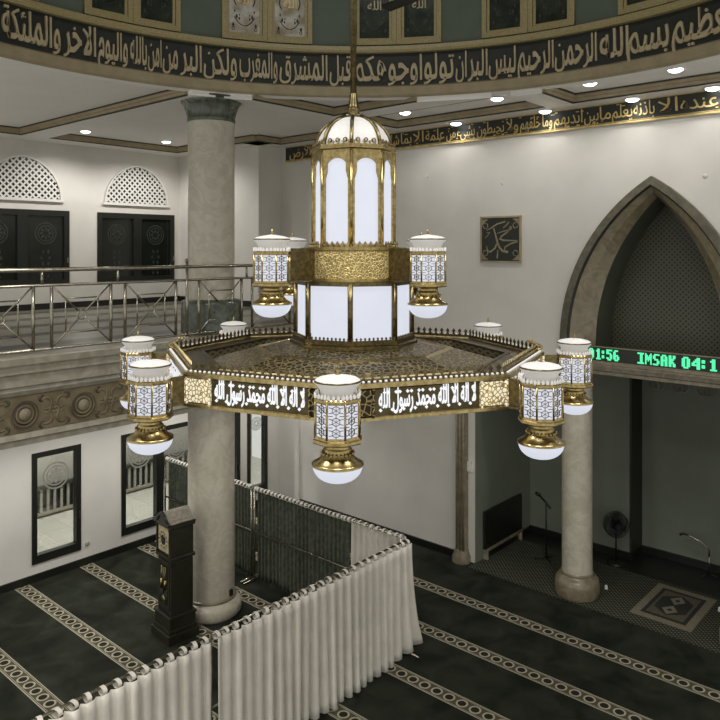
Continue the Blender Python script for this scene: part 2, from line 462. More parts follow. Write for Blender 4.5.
# ------------------------------------------------------------------ setting: left walls
def wall_holes(mb, x0, x1, z0, z1, y0, y1, holes):
    xs = sorted({x0, x1} | {h[0] for h in holes} | {h[1] for h in holes})
    for a, b in zip(xs[:-1], xs[1:]):
        hs = [h for h in holes if h[0] <= a + 1e-6 and h[1] >= b - 1e-6]; z = z0
        for h in sorted(hs, key=lambda h: h[2]):
            if h[2] > z: mb.box(a, b, y0, y1, z, h[2])
            z = h[3]
        if z < z1: mb.box(a, b, y0, y1, z, z1)
LW = [(5.56, 6.44), (7.24, 8.9), (9.2, 10.07), (10.27, 10.85)]
m = MB(); wall_holes(m, -1, XQ, 0, 3.42, YL, YL + .15, [(a, b, .3, 2.2) for a, b in LW])
struct(m.build('wall_left', 'wall'))
struct(MB().box(-1, 11.21, YL - .03, YL, 0, .13).build('baseboard_left', 'black'))
struct(MB().box(2, 13, 15.55, 15.7, 0, 3.42).build('wall_porch', 'wallgrey'))
UW = [(3.02, 5.04), (5.7, 7.75), (8.41, 10.46)]
m = MB(); wall_holes(m, 1.5, 10.6, ZB, 8.2, YU, YU + .2, [(a, b, 4.95, 6.54) for a, b in UW])
struct(m.build('wall_back', 'wall'))
m = MB(); m.box(10.6, XQ, YL, YU + .2, ZB, 8.2)
struct(m.build('wall_corner', 'wall'))
m = MB(); m.box(1.5, 10.57, YU - .03, YU, ZB, ZB + .13); m.box(10.57, 10.6, YL, YU, ZB, ZB + .13); m.box(10.57, XQ, YL - .03, YL, ZB, ZB + .13)
struct(m.build('baseboard_back', 'black'))

def emblem(mb, fn, cx, cz, r, d):
    """etched round emblem: two rings, petals and a hanging scroll; fn(u,z,depth)"""
    def ring(rr, w):
        n = 32
        lo = [[fn(cx + q * math.cos(2 * PI * i / n), cz + q * math.sin(2 * PI * i / n), d) for i in range(n)] for q in (rr, rr - w)]
        mb.bridge(lo, 0, True)
    ring(r, r * .12); ring(r * .74, r * .1)
    for k in range(8):
        a = 2 * PI * k / 8; c_, s_ = math.cos(a), math.sin(a)
        p = [(.15, 0), (.4, .13), (.62, 0), (.4, -.13)]
        mb.add([fn(cx + r * (u * c_ - v * s_), cz + r * (u * s_ + v * c_), d) for u, v in p], [(0, 1, 2, 3)])
def window(idx, a, b, z0, z1, y, fr, leaves, pane, emb, bottom=.07):
    m = MB(); y0, y1 = y - .02, y + .1
    m.box(a, a + fr, y0, y1, z0, z1); m.box(b - fr, b, y0, y1, z0, z1)
    m.box(a + fr, b - fr, y0, y1, z1 - fr, z1); m.box(a + fr, b - fr, y0, y1, z0, z0 + bottom)
    w = (b - a) / leaves
    for k in range(1, leaves): m.box(a + w * k - fr * .9, a + w * k + fr * .9, y0, y1, z0 + bottom, z1 - fr)
    o = struct(m.build('window_%d' % idx, 'black'))
    for k in range(leaves):
        p0 = a + w * k + fr * .9; p1 = a + w * (k + 1) - fr * .9
        p = MB().box(p0 - .01, p1 + .01, y + .03, y + .04, z0 + bottom - .01, z1 - fr + .01).build('pane', pane, o)
        e = MB(); cx = (p0 + p1) / 2; rr = min(.24, (p1 - p0) * .36)
        emblem(e, lambda u, z, d: (u, d, z), cx, z1 - fr - rr - .14, rr, y + .028)
        if emb == 'etch':
            for sx in (-1, 1):
                for q in range(5):
                    zz = z1 - fr - 2 * rr - .3 - q * .13
                    e.add([(cx + sx * (.06 + .03 * (q % 2)) + dx, y + .028, zz + dz) for dx, dz in ((-.035, 0), (0, .05), (.035, 0), (0, -.05))], [(0, 1, 2, 3)])
        e.build('emblem', emb, o)
    if leaves == 1 or True:
        h = MB().box(b - fr * .6, b - fr * .35, y - .06, y - .02, (z0 + z1) / 2 - .35, (z0 + z1) / 2 - .23).build('handle', 'steel', o)
    return o
for i, (a, b) in enumerate(LW):
    window(i + 1, a, b, .3, 2.2, YL, .09, 2 if b - a > 1.3 else 1, 'pane', 'frost', .14)
for i, (a, b) in enumerate(UW[1:]):
    window(i + 5, a, b, 4.95, 6.54, YU, .12, 2, 'darkpane', 'etch', .1)
# glazed opening in the side of the corner block (mostly behind the column)
m = MB(); m.box(10.56, 10.6, 13.35, 15.05, 4.95, 6.54)
o = struct(m.build('window_7', 'black'))
MB().box(10.55, 10.565, 13.5, 14.9, 5.06, 6.42).build('pane', 'darkpane', o)

# arched lattice vents above the upper windows
def lattice_vent(cx, label):
    t = thing('lattice_vent', label, 'vent', (cx, YU, 6.78), 0, 'arched lattice vents above the balcony windows')
    P = arch_pts(.80, 0, .86, 14)
    m = MB(); m.extrude(P, lambda a, b, d: (a, d, b), -.02, -.012); m.build('backing', 'black', t)
    def inside(x, z):
        if z < .0: return False
        h = .86; hw = .80; R = (hw * hw + h * h) / (2 * hw)
        return math.hypot(abs(x) - (hw - R), z) <= R
    m = MB(); step = .135; w = .018
    for sgn in (1, -1):
        k = -30
        while k < 31:
            c = k * step; pts = []
            for i in range(-140, 141):
                x = i * .0125; z = sgn * x + c
                if inside(x, z): pts.append((x, z))
            if len(pts) > 2:
                (xa, za), (xb, zb) = pts[0], pts[-1]; nx, nz = -sgn * w * .707, w * .707
                y = -.03 if sgn > 0 else -.034
                m.extrude([(xa - nx, za - nz), (xb - nx, zb - nz), (xb + nx, zb + nz), (xa + nx, za + nz)], lambda a, b, d: (a, d, b), y, -.02)
            k += 1
    m.build('lattice', 'white', t)
    m = MB(); P2 = arch_pts(.84, -.02, .90, 14)
    m.bridge([[(a, -.055, b) for a, b in P], [(a, -.055, b) for a, b in P2], [(a, 0, b) for a, b in P2]])
    m.bridge([[(a, -.055, b) for a, b in P], [(a, -.02, b) for a, b in P]])
    m.box(-.88, .88, -.06, 0, -.06, 0); m.build('frame', 'white', t)
lattice_vent(6.73, 'white arched lattice vent above the left balcony window, cut by the photo edge')
lattice_vent(9.42, 'white arched lattice vent above the balcony window beside the tall column')

# ------------------------------------------------------------------ ceiling, beams, mouldings
RB = 5.15
rect = (-3, XQ + .1, -4, 15.7)
def ray_rect(a):
    dx, dy = math.cos(a), math.sin(a); k = 1e9
    if dx > 1e-9: k = min(k, (rect[1] - CX) / dx)
    if dx < -1e-9: k = min(k, (rect[0] - CX) / dx)
    if dy > 1e-9: k = min(k, (rect[3] - CY) / dy)
    if dy < -1e-9: k = min(k, (rect[2] - CY) / dy)
    return (CX + dx * k, CY + dy * k)
angs = sorted([2 * PI * i / 120 for i in range(120)] + [math.atan2(y - CY, x - CX) % (2 * PI) for x in rect[:2] for y in rect[2:]])
inn = [(CX + 5.3 * math.cos(a), CY + 5.3 * math.sin(a)) for a in angs]; outp = [ray_rect(a) for a in angs]
m = MB(); m.bridge([[(x, y, ZC + .3) for x, y in inn], [(x, y, ZC) for x, y in inn], [(x, y, ZC) for x, y in outp], [(x, y, ZC + .3) for x, y in outp], [(x, y, ZC + .3) for x, y in inn]], 0, True)
struct(m.build('ceiling', 'ceil'))
m = MB()
for b in [
          (10.85, XQ, .5, 12.0), (10.15, 10.6, 12.0, 14.9), (10.15, XQ, 12.0, YL), (2, 10.6, 14.9, YU)]:
    m.box(b[0], b[1], b[2], b[3], 8.0, ZC)
m.extrude([(6.45, 9.10), (7.0, 8.89), (7.0, 14.9), (6.45, 14.9)], lambda a, b, d: (a, b, d), 8.0, ZC); m.extrude([(7.28, 8.72), (10.85, 8.72), (10.85, 9.22), (7.0, 9.22), (7.0, 8.89)], lambda a, b, d: (a, b, d), 8.0, ZC); m.extrude([(9.12, 6.9), (9.6, 5.86), (9.6, 8.72), (9.12, 8.72)], lambda a, b, d: (a, b, d), 8.0, ZC); m.extrude([(9.80, 5.15), (10.85, 5.15), (10.85, 5.6), (9.70, 5.6)], lambda a, b, d: (a, b, d), 8.0, ZC)
struct(m.build('ceiling_beams', 'ceil'))
def moulding(idx, path):
    """band run along the beam faces: path points walk with the coffer on the left"""
    m = MB()
    for (x0, y0), (x1, y1) in zip(path[:-1], path[1:]):
        d = Vector((x1 - x0, y1 - y0)); l = d.length; d.normalize(); nx, ny = -d.y, d.x
        def seg(o0, o1, z0, z1, mi):
            vs = []
            for z in (z0, z1):
                for (px, py, e) in ((x0, y0, -1), (x1, y1, 1)):
                    for o in (o0, o1): vs.append((px + nx * o, py + ny * o, z))
            m.add(vs, [(0, 1, 3, 2), (4, 6, 7, 5), (0, 2, 6, 4), (1, 5, 7, 3), (0, 4, 5, 1), (2, 3, 7, 6)], mi)
        seg(0, .03, 8.0, 8.018, 1); seg(0, .05, 8.018, 8.07, 0); seg(0, .075, 8.07, 8.118, 0); seg(0, .09, 8.118, ZC, 1)
    struct(m.build('trim_%d' % idx, ['beige', 'darkline']))
moulding(1, [(6.45, 9.2), (6.45, 14.9), (2.2, 14.9)])
moulding(2, [(11.0 - .15, 9.22), (10.85, 12.0), (10.15, 12.0), (10.15, 14.9), (7.0, 14.9)])
moulding(3, [(9.12, 6.92), (9.12, 8.72), (7.3, 8.72)])
moulding(4, [(10.85, 5.6), (10.85, 8.72), (9.6, 8.72), (9.6, 5.9)])
moulding(5, [(10.85, .5), (10.85, 5.15), (9.85, 5.15)])

# ring around the dome opening: lip, calligraphy band, gold border, drum
def ringdir(phi): return math.sin(phi + T), math.cos(phi + T)
def ringpt(r, phi, z): s, c = ringdir(phi); return (CX + r * s, CY + r * c, z)
m = MB()
def revolve(mb, prof, n=144, mi=0):
    loops = [[ringpt(r, 2 * PI * i / n, z) for i in range(n)] for r, z in prof]
    mb.bridge(loops, mi, True, False)
revolve(m, [(5.32, ZC), (5.30, 8.06), (5.18, 8.08)], mi=1); revolve(m, [(5.18, 8.08), (5.14, 8.085), (5.12, 8.11), (5.12, 8.235), (5.15, 8.26)], mi=0)
struct(m.build('trim_ring', ['beige', 'ceil']))
m = MB(); revolve(m, [(5.2, 8.255), (5.15, 8.255), (5.15, 8.765), (5.2, 8.765)])
band = tag(m.build('calligraphy_band', 'bandblack'), 'black ring band of large beige calligraphy around the dome opening', 'calligraphy band')
WORDS = [('العظيم', 52.68, 62.75), ('بسم', 45.7, 52.22), ('الله', 41.41, 46.0), ('الرحمن', 34.07, 40.92), ('الرحيم', 27.89, 33.9),
         ('ليس', 22.97, 27.55), ('البر', 19.37, 22.8), ('ان', 17.3, 19.2), ('تولوا', 11.05, 17.0), ('وجوهكم', -.49, 10.71), ('قبل', -4.69, -.9),
         ('المشرق', -13.41, -5.04), ('والمغرب', -20.3, -13.76), ('ولكن', -26.4, -20.75), ('البر', -30.3, -26.7), ('من', -33.2, -30.7),
         ('امن', -35.6, -33.4), ('بالله', -38.5, -35.8), ('واليوم', -43.6, -38.9), ('الاخر', -49.0, -43.95), ('والملئكة', -58.2, -49.5), ('والكتب', -66, -58.9)]
m = MB()
for w, a, b in WORDS:
    put_text(m, w, lambda u, y, d: ringpt(5.152 - .03 * d, R_(a + (b - a) * u), 8.335 + kufic(y) * .545), bold=.012)
m.build('lettering', 'letter', band)
m = MB(); revolve(m, [(5.2, 8.76), (5.08, 8.765), (5.06, 8.80), (5.07, 8.86), (5.2, 8.885)])
struct(m.build('trim_border', 'goldtrim'))
m = MB(); revolve(m, [(5.2, 8.88), (5.2, 10.75)]); struct(m.build('wall_drum', 'drum'))
m = MB(); revolve(m, [(5.2, 10.75), (5.0, 11.3), (4.2, 12.2), (2.6, 12.9), (.6, 13.2), (.01, 13.22)]); struct(m.build('ceiling_dome', 'drum'))
def drum_window(idx, ph, pane):
    hw = R_(3.85)
    def P(u, z, d): return ringpt(5.2 - d, ph + u / 5.2, z)
    def slab(mb, u0, u1, z0, z1, d0, d1, mi=0):
        vs = [P(u, z, d) for d in (d0, d1) for z in (z0, z1) for u in (u0, u1)]
        mb.add(vs, [(0, 1, 3, 2), (4, 6, 7, 5), (0, 4, 5, 1), (2, 3, 7, 6), (0, 2, 6, 4), (1, 5, 7, 3)], mi)
    m = MB(); W = .35
    for s in (-1, 1):
        slab(m, s * W, s * (W - .07), 8.9, 10.3, 0, .05); slab(m, s * (W - .075), s * (W - .115), 8.98, 10.3, 0, .03)
    slab(m, -W, W, 8.9, 8.975, 0, .05); slab(m, -W + .07, W - .07, 8.975, 9.01, 0, .03); slab(m, -W, W, 10.3, 10.38, 0, .05)
    o = struct(m.build('window_%d' % idx, 'goldtrim'))
    m = MB(); slab(m, -W + .11, W - .11, 9.0, 10.3, 0, .012); m.build('pane', pane, o)
    m = MB(); n = 28; r = .17; zc = 9.53
    m.bridge([[P(q * math.cos(2 * PI * i / n), zc + q * math.sin(2 * PI * i / n), .016) for i in range(n)] for q in (r, r - .02)], 0, True)
    m.bridge([[P(q * math.cos(2 * PI * i / n), zc + q * math.sin(2 * PI * i / n), .014) for i in range(n)] for q in (r - .02, .001)], 1, True)
    def leaf(cx, cz, w, h):
        m.add([P(cx - w, cz, .017), P(cx, cz + h, .017), P(cx + w, cz, .017), P(cx, cz - h, .017)], [(0, 1, 2, 3)])
    for cz, w, h in ((9.31, .03, .045), (9.245, .042, .05), (9.17, .02, .04)): leaf(0, cz, w, h)
    for s in (-1, 1):                     # palmette leaves, swags and corner tulips under the medallion
        for cx, cz, w, h in ((.065, 9.285, .03, .02), (.075, 9.23, .025, .03), (.12, 9.26, .02, .045), (.175, 9.13, .022, .04), (.15, 9.34, .014, .03)): leaf(s * cx, cz, w, h)
        pts = [P(s * (.005 + .15 * i / 10), 9.125 + .13 * (i / 10) ** 2, .016) for i in range(11)]
        m.tube(pts, .008, 5)
        pts = [P(s * (.175 + .022 * math.cos(i * .6)), 9.075 + .022 * math.sin(i * .6), .016) for i in range(11)]
        m.tube(pts, .006, 5)
    m.build('scrollwork', ['black', 'beige'] if pane == 'stainedglare' else ['darkline', 'etch'], o)
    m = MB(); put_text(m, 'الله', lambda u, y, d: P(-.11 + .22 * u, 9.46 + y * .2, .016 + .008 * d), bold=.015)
    m.build('lettering', 'goldletter' if pane == 'stainedglare' else 'letter', o)
k = 8
for j in range(-3, 4):
    for s in (-1, 1):
        drum_window(k, R_(7.0 + 22.45 * j + s * 3.88), 'stainedglare' if (j == -1) else 'stained'); k += 1  # one pair carries its reflection as paler glass colour

# calligraphy frieze on the prayer-direction wall
m = MB(); m.box(XQ - .03, XQ - .001, -1, 12.24, 7.66, 7.998)
fz = tag(m.build('calligraphy_frieze', 'bandblack'), 'long black frieze with gold calligraphy along top of the white wall', 'calligraphy frieze')
m = MB(); m.box(XQ - .045, XQ - .03, -1, 12.24, 7.655, 7.685); m.box(XQ - .04, XQ - .03, -1, 12.24, 7.695, 7.702); m.box(XQ - .045, XQ - .03, -1, 12.24, 7.985, 7.998)
m.build('border', 'goldletter', fz)
FW = [('يشفع', 3.05, 2.2), ('عنده', 3.62, 3.1), ('الا', 3.95, 3.66), ('باذنه', 4.32, 4.0), ('يعلم', 4.66, 4.34), ('ما', 4.86, 4.68), ('بين', 5.12, 4.88), ('ايديهم', 5.65, 5.15),
      ('وما', 5.86, 5.68), ('خلفهم', 6.28, 5.9), ('ولا', 6.55, 6.32), ('يحيطون', 7.15, 6.6), ('بشيء', 7.58, 7.2), ('من', 7.82, 7.62), ('علمه', 8.3, 7.87), ('الا', 8.6, 8.35),
      ('بما', 8.9, 8.64), ('شاء', 9.25, 8.95), ('وسع', 9.7, 9.3), ('كرسيه', 10.3, 9.76), ('السموات', 11.2, 10.4), ('والارض', 12.1, 11.3)]
m = MB()
for w, a, b in FW:
    put_text(m, w, lambda u, y, d: (XQ - .03 - .012 * d, a + (b - a) * u, 7.757 + y * .295), bold=.0)
for i in range(60):                                    # diacritic strokes scattered between the words
    y = random.uniform(1.5, 12.1); z = random.choice((7.73, 7.93, 7.955)); l = random.uniform(.03, .07)
    m.box(XQ - .04, XQ - .03, y, y + l, z, z + .012)
m.build('lettering', 'goldletter', fz)

# ------------------------------------------------------------------ columns
def column(label, loc, r, H, base_r, base_h, basemat):
    t = thing('marble_column', label, 'column', loc)
    MB().lathe([(r, base_h - .02), (r, H)], 48).build('shaft', 'marble', t)
    b = [(base_r * .93, 0), (base_r, .04), (base_r, base_h * .55), (base_r * .96, base_h * .72), (base_r * .86, base_h * .86), (r * 1.06, base_h * .93), (r * 1.05, base_h + .02), (r, base_h + .03)]
    MB().lathe(b, 48).build('base', basemat, t)
    MB().lathe([(r * 1.055, base_h - .02), (r * 1.07, base_h), (r * 1.07, base_h + .025), (r * 1.01, base_h + .03)], 48).build('collar', 'brownmarble', t)
    return t
c1 = column('tall cream marble column with green capital rising behind the tall clock', (7.02, 9.385, 0), .362, 7.72, .47, .26, 'marble')
MB().lathe([(.365, 7.68), (.375, 7.70), (.375, 7.735), (.37, 7.76), (.39, 7.84), (.43, 7.95), (.475, 8.0), (.475, 8.03), (.5, 8.035), (.5, 8.055)], 48).build('capital', 'greenmarble', c1)
MB().lathe([(.47, 4.402), (.47, 4.85), (.45, 4.9), (.37, 4.92)], 48).build('plinth', 'greenmarble', c1)
m = MB(); a = R_(-73); m.M = Matrix.Translation((.365 * math.cos(a), .365 * math.sin(a), .36)) @ Matrix.Rotation(a, 4, 'Z'); m.box(-.02, .025, -.03, .03, -.045, .045); m.M = None
m.build('socket', 'black', c1)
c2 = column('shorter marble column with round base standing left of the prayer rug', (11.38, 5.32, .012), .245, 3.69, .36, .36, 'brownmarble')
c3 = copy_tree(c2); c3.location = (11.38, 2.76, .012); c3['label'] = 'shorter marble column with round base standing right of the prayer rug'

# ------------------------------------------------------------------ balcony fascia and railing
prof = [(9.0, 3.33), (8.86, 3.33), (8.86, 3.40), (8.82, 3.42), (8.84, 3.48), (8.86, 3.49), (8.86, 3.94), (8.83, 3.945), (8.80, 4.0), (8.82, 4.05), (8.78, 4.06), (8.78, 4.2), (8.74, 4.215),
        (8.74, 4.24), (8.77, 4.245), (8.77, 4.31), (8.73, 4.32), (8.72, ZB), (9.0, ZB)]
m = MB(); m.extrude(prof, lambda a, b, d: (d, a, b), 1.5, XQ)
struct(m.build('trim_fascia', 'stone'))
m = MB(); m.box(1.5, XQ, 8.845, 8.862, 3.495, 3.935)
def disc(cx, cz, pr, mi=0):
    n = 24
    m.bridge([[(cx + r * math.cos(2 * PI * i / n), 8.845 - h, cz + r * math.sin(2 * PI * i / n)) for i in range(n)] for r, h in pr], mi, True, True)
for i in range(13):
    x = 2.38 + .74 * i; z = 3.71
    disc(x, z, [(.165, 0), (.165, .02), (.15, .03), (.135, .015), (.12, .012), (.115, .03), (.10, .035), (.085, .02), (.075, .02), (.07, .035), (.045, .055), (.001, .06)])
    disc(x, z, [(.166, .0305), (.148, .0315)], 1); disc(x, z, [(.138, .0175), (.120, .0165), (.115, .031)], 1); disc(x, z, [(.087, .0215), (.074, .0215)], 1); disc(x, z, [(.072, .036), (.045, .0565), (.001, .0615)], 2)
    for s in (-1, 1):
        for (dx, dz, rr, a0, a1) in ((.27, .09, .07, -2.0, 2.6), (.27, -.09, .07, -2.6, 2.0), (.34, 0, .03, 0, 6.0), (.22, .16, .035, 1, 5), (.22, -.16, .035, 1, 5)):
            pts = [(x + s * (dx + rr * math.cos(a0 + (a1 - a0) * q / 10)), 8.845, z + dz + rr * math.sin(a0 + (a1 - a0) * q / 10)) for q in range(11)]
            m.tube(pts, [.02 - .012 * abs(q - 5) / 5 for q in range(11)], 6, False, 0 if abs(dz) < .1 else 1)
struct(m.build('trim_frieze', ['frieze', 'friezedark', 'friezepale']))

YR = 8.98
rail = thing('balcony_railing', 'polished steel balcony railing with crossed square panels along the balcony edge', 'railing', (0, YR, ZB))
MB().tube([(1.6, 0, 1.04), (XQ - .02, 0, 1.04)], .026, 12).build('top_rail', 'steel', rail)
MB().tube([(1.6, 0, .845), (XQ - .02, 0, .845)], .019, 10).build('middle_rail', 'steel', rail)
MB().tube([(1.6, 0, .05), (XQ - .02, 0, .05)], .019, 10).build('bottom_rail', 'steel', rail)
bar = None; pan = None
for x0 in (2.2, 3.22, 4.26, 5.28, 6.49, 7.51, 8.53, 9.55):
    x1 = x0 + .81
    for x in (x0, x1): MB().tube([(x, 0, .05), (x, 0, .845)], .021, 8).build('bar', 'steel', rail)
    m = MB(); cx, cz = (x0 + x1) / 2, .45; w, h = .405, .395; r = .06
    for sx in (-1, 1):
        for sz in (-1, 1):
            l = math.hypot(w, h)
            m.tube([(cx + sx * w, 0, cz + sz * h), (cx + sx * w * r / l, 0, cz + sz * h * r / l)], .011, 6)
    m.tube([(cx + r * math.cos(2 * PI * i / 20), 0, cz + r * math.sin(2 * PI * i / 20)) for i in range(20)], .010, 6, True)
    q = .22
    for a, b in (((-q, -q), (q, -q)), ((q, -q), (q, q)), ((q, q), (-q, q)), ((-q, q), (-q, -q))):
        m.tube([(cx + a[0], 0, cz + a[1]), (cx + b[0], 0, cz + b[1])], .010, 6)
    m.build('cross_panel', 'steel', rail)
for x in (3.12, 4.14, 5.175, 7.4, 8.42, 10.46):
    MB().tube([(x, 0, .845), (x, 0, 1.03)], .017, 8).build('stub', 'steel', rail)
for x in (6.28, 9.44):
    m = MB().tube([(x, 0, 0), (x, 0, 1.1)], .022, 10); m.sphere((x, 0, 1.13), .032, 12); m.lathe([(.05, 0), (.05, .02), (.025, .03)], 14, (x, 0))
    m.build('post', 'steel', rail)

# ------------------------------------------------------------------ chandelier
ZL = 4.294
DL = R_(-2.4)
ch = thing('chandelier', 'huge tiered brass and white glass lantern chandelier hanging in centre', 'chandelier', (CX, CY, ZL), -T)
def th(k, r, z):
    a = DL + k * PI / 4; return (r * math.sin(a), -r * math.cos(a), z - ZL)
def octo(r, z): return [th(k, r, z) for k in range(8)]
def ngon_ring(mb, prof, mi=0, sm=False): mb.bridge([octo(r, z) for r, z in prof], mi, True, sm)
def face_frame(k, r):
    """matrix for octagon face k (between vertex k and k+1): x to the viewer's right, y inward, z up"""
    p0 = Vector(th(k, r, ZL)); p1 = Vector(th(k + 1, r, ZL)); mid = (p0 + p1) / 2
    x = (p1 - p0).normalized(); z = Vector((0, 0, 1)); y = z.cross(x)
    return Matrix(((x.x, y.x, z.x, mid.x), (x.y, y.y, z.y, mid.y), (x.z, y.z, z.z, -ZL), (0, 0, 0, 1))), (p1 - p0).length
# rod and finial
MB().tube([(0, 0, 7.0 - ZL), (0, 0, 13.15 - ZL)], .027, 14).build('rod', 'brassdark', ch)
MB().lathe([(.09, 6.82), (.102, 6.826), (.102, 6.85), (.075, 6.86), (.05, 6.865), (.05, 6.88), (.06, 6.895), (.06, 6.905), (.05, 6.91), (.046, 6.94), (.036, 6.99), (.031, 7.03), (.027, 7.04)], 24, zoff=-ZL).build('finial', 'brassdark', ch)
# dome
DP = [(.322, 6.55), (.318, 6.60), (.30, 6.66), (.265, 6.72), (.215, 6.77), (.155, 6.805), (.09, 6.83)]
m = MB(); n = 40
ngon_ring(m, [(r, z) for r, z in DP], 0); m.build('dome', 'cap_white', ch)
for k in range(8):
    MB().tube([th(k, r + .006, z) for r, z in DP], .018, 6).build('dome_rib', 'brassdark', ch)
for k in range(8):
    mm, w = face_frame(k, .325)
    for u in (-.07, 0, .07):
        m = MB(); m.M = mm @ Matrix.Translation((u, -.003, 6.60)) @ Matrix.Rotation(PI / 2, 4, 'X')
        m.lathe([(.02, -.004), (.02, .006), (.011, .008), (.011, .002)], 10, cap=False)
        m.build('stud', 'brassdark', ch)
# upper lantern
RU = .347
m = MB()
ngon_ring(m, [(.30, 6.555), (.362, 6.555), (.372, 6.545), (.372, 6.53), (.352, 6.52), (RU, 6.51)])
ngon_ring(m, [(RU, 5.745), (.375, 5.735), (.375, 5.71), (.30, 5.71)])
for k in range(8):
    mm, w = face_frame(k, RU); m.M = mm; hw = w / 2; aw = hw - .028
    m.box(-hw, -aw, -.008, .012, 5.74, 6.52); m.box(aw, hw, -.008, .012, 5.74, 6.52)
    n = 12; zs = 6.35
    for i in range(n):
        a0 = PI * i / n; a1 = PI * (i + 1) / n
        q = [(aw * -math.cos(a0), zs + aw * .95 * math.sin(a0)), (aw * -math.cos(a1), zs + aw * .95 * math.sin(a1)), (aw * -math.cos(a1), 6.52), (aw * -math.cos(a0), 6.52)]
        m.extrude(q, lambda a, b, d: (a, d, b), -.006, .012)
    for s in (-1, 1):
        q = [(s * aw, 6.28), (s * (aw - .018), 6.34), (s * (aw - .018), 6.42), (s * aw, 6.44)]
        m.extrude(q, lambda a, b, d: (a, d, b), -.01, .012)
m.M = None
for k in range(8): m.tube([th(k, RU + .004, 5.73), th(k, RU + .004, 6.52)], .014, 8)
m.build('upper_frame', 'brass', ch)
for k in range(8):
    mm, w = face_frame(k, RU - .015); m = MB(); m.M = mm; m.box(-w / 2 + .012, w / 2 - .012, 0, .008, 5.745, 6.515); m.build('upper_glass', 'glass_white', ch)
def cresting(name, r, z, h, step, mat):
    m = MB()
    for k in range(8):
        mm, w = face_frame(k, r); m.M = mm; n = max(2, int(w / step)); s = w / n
        for i in range(n):
            u = -w / 2 + (i + .5) * s
            q = [(u - s * .28, z), (u - s * .12, z + h * .35), (u - s * .3, z + h * .6), (u, z + h), (u + s * .3, z + h * .6), (u + s * .12, z + h * .35), (u + s * .28, z)]
            m.extrude(q, lambda a, b, d: (a, d, b), -.004, .004)
        m.box(-w / 2, w / 2, -.006, .006, z - .012, z + .004)
    m.M = None
    return m.build(name, mat, ch)
cresting('dome_cresting', .362, 6.56, .035, .045, 'brass')
cresting('lantern_cresting', .385, 5.715, .05, .045, 'brass')
# gold band
RG = .445
m = MB(); ngon_ring(m, [(.36, 5.715), (RG + .012, 5.712), (RG + .012, 5.69), (RG, 5.685)], 1); ngon_ring(m, [(RG, 5.685), (RG, 5.46)], 0)
ngon_ring(m, [(RG, 5.46), (RG + .012, 5.455), (RG + .012, 5.435), (.36, 5.43)], 1); m.build('filigree_band', ['filigree', 'brass'], ch)
# lower glass drum
RD = .50
m = MB(); ngon_ring(m, [(.40, 5.44), (RD + .015, 5.43), (RD + .015, 5.40), (RD - .02, 5.40)]); ngon_ring(m, [(RD - .02, 4.965), (RD + .03, 4.96), (RD + .03, 4.93), (RD + .05, 4.92), (RD + .05, 4.895), (.4, 4.89)])
for k in range(8): m.tube([th(k, RD, 4.93), th(k, RD, 5.42)], .022, 8)
m.build('drum_frame', 'brassdark', ch)
for k in range(8):
    mm, w = face_frame(k, RD - .012); m = MB(); m.M = mm; m.box(-w / 2 + .02, w / 2 - .02, 0, .01, 4.95, 5.41); m.build('drum_glass', 'glass_white', ch)
cresting('drum_cresting', RD + .02, 4.962, .03, .035, 'brassdark')
# skirt and tray
RT = 1.615
m = MB(); ngon_ring(m, [(RD + .04, 4.90), (.78, 4.86), (.80, 4.85)], 0); ngon_ring(m, [(.80, 4.85), (.83, 4.865), (.86, 4.85)], 1); ngon_ring(m, [(.86, 4.85), (1.30, 4.735)], 0)
m.build('skirt', ['filidark', 'brass'], ch)
m = MB(); ngon_ring(m, [(1.305, 4.735), (1.305, 4.80)], 1)
ngon_ring(m, [(1.30, 4.80), (1.30, 4.815), (1.33, 4.815), (1.34, 4.805), (1.58, 4.80), (1.585, 4.815)], 0)
m.build('tray_top', ['plate', 'gridlat'], ch)
m = MB(); ngon_ring(m, [(RT - .05, 4.80), (RT - .04, 4.825), (RT + .012, 4.825), (RT + .016, 4.81), (RT + .016, 4.795), (RT, 4.785)])
ngon_ring(m, [(RT, 4.612), (RT + .016, 4.605), (RT + .016, 4.583), (RT, 4.578), (RT - .07, 4.578)]); m.build('tray_rail', 'brass', ch)
m = MB(); ngon_ring(m, [(RT - .06, 4.58), (1.2, 4.60), (.45, 4.80), (.01, 4.80)]); m.build('tray_underside', 'brassdark', ch)
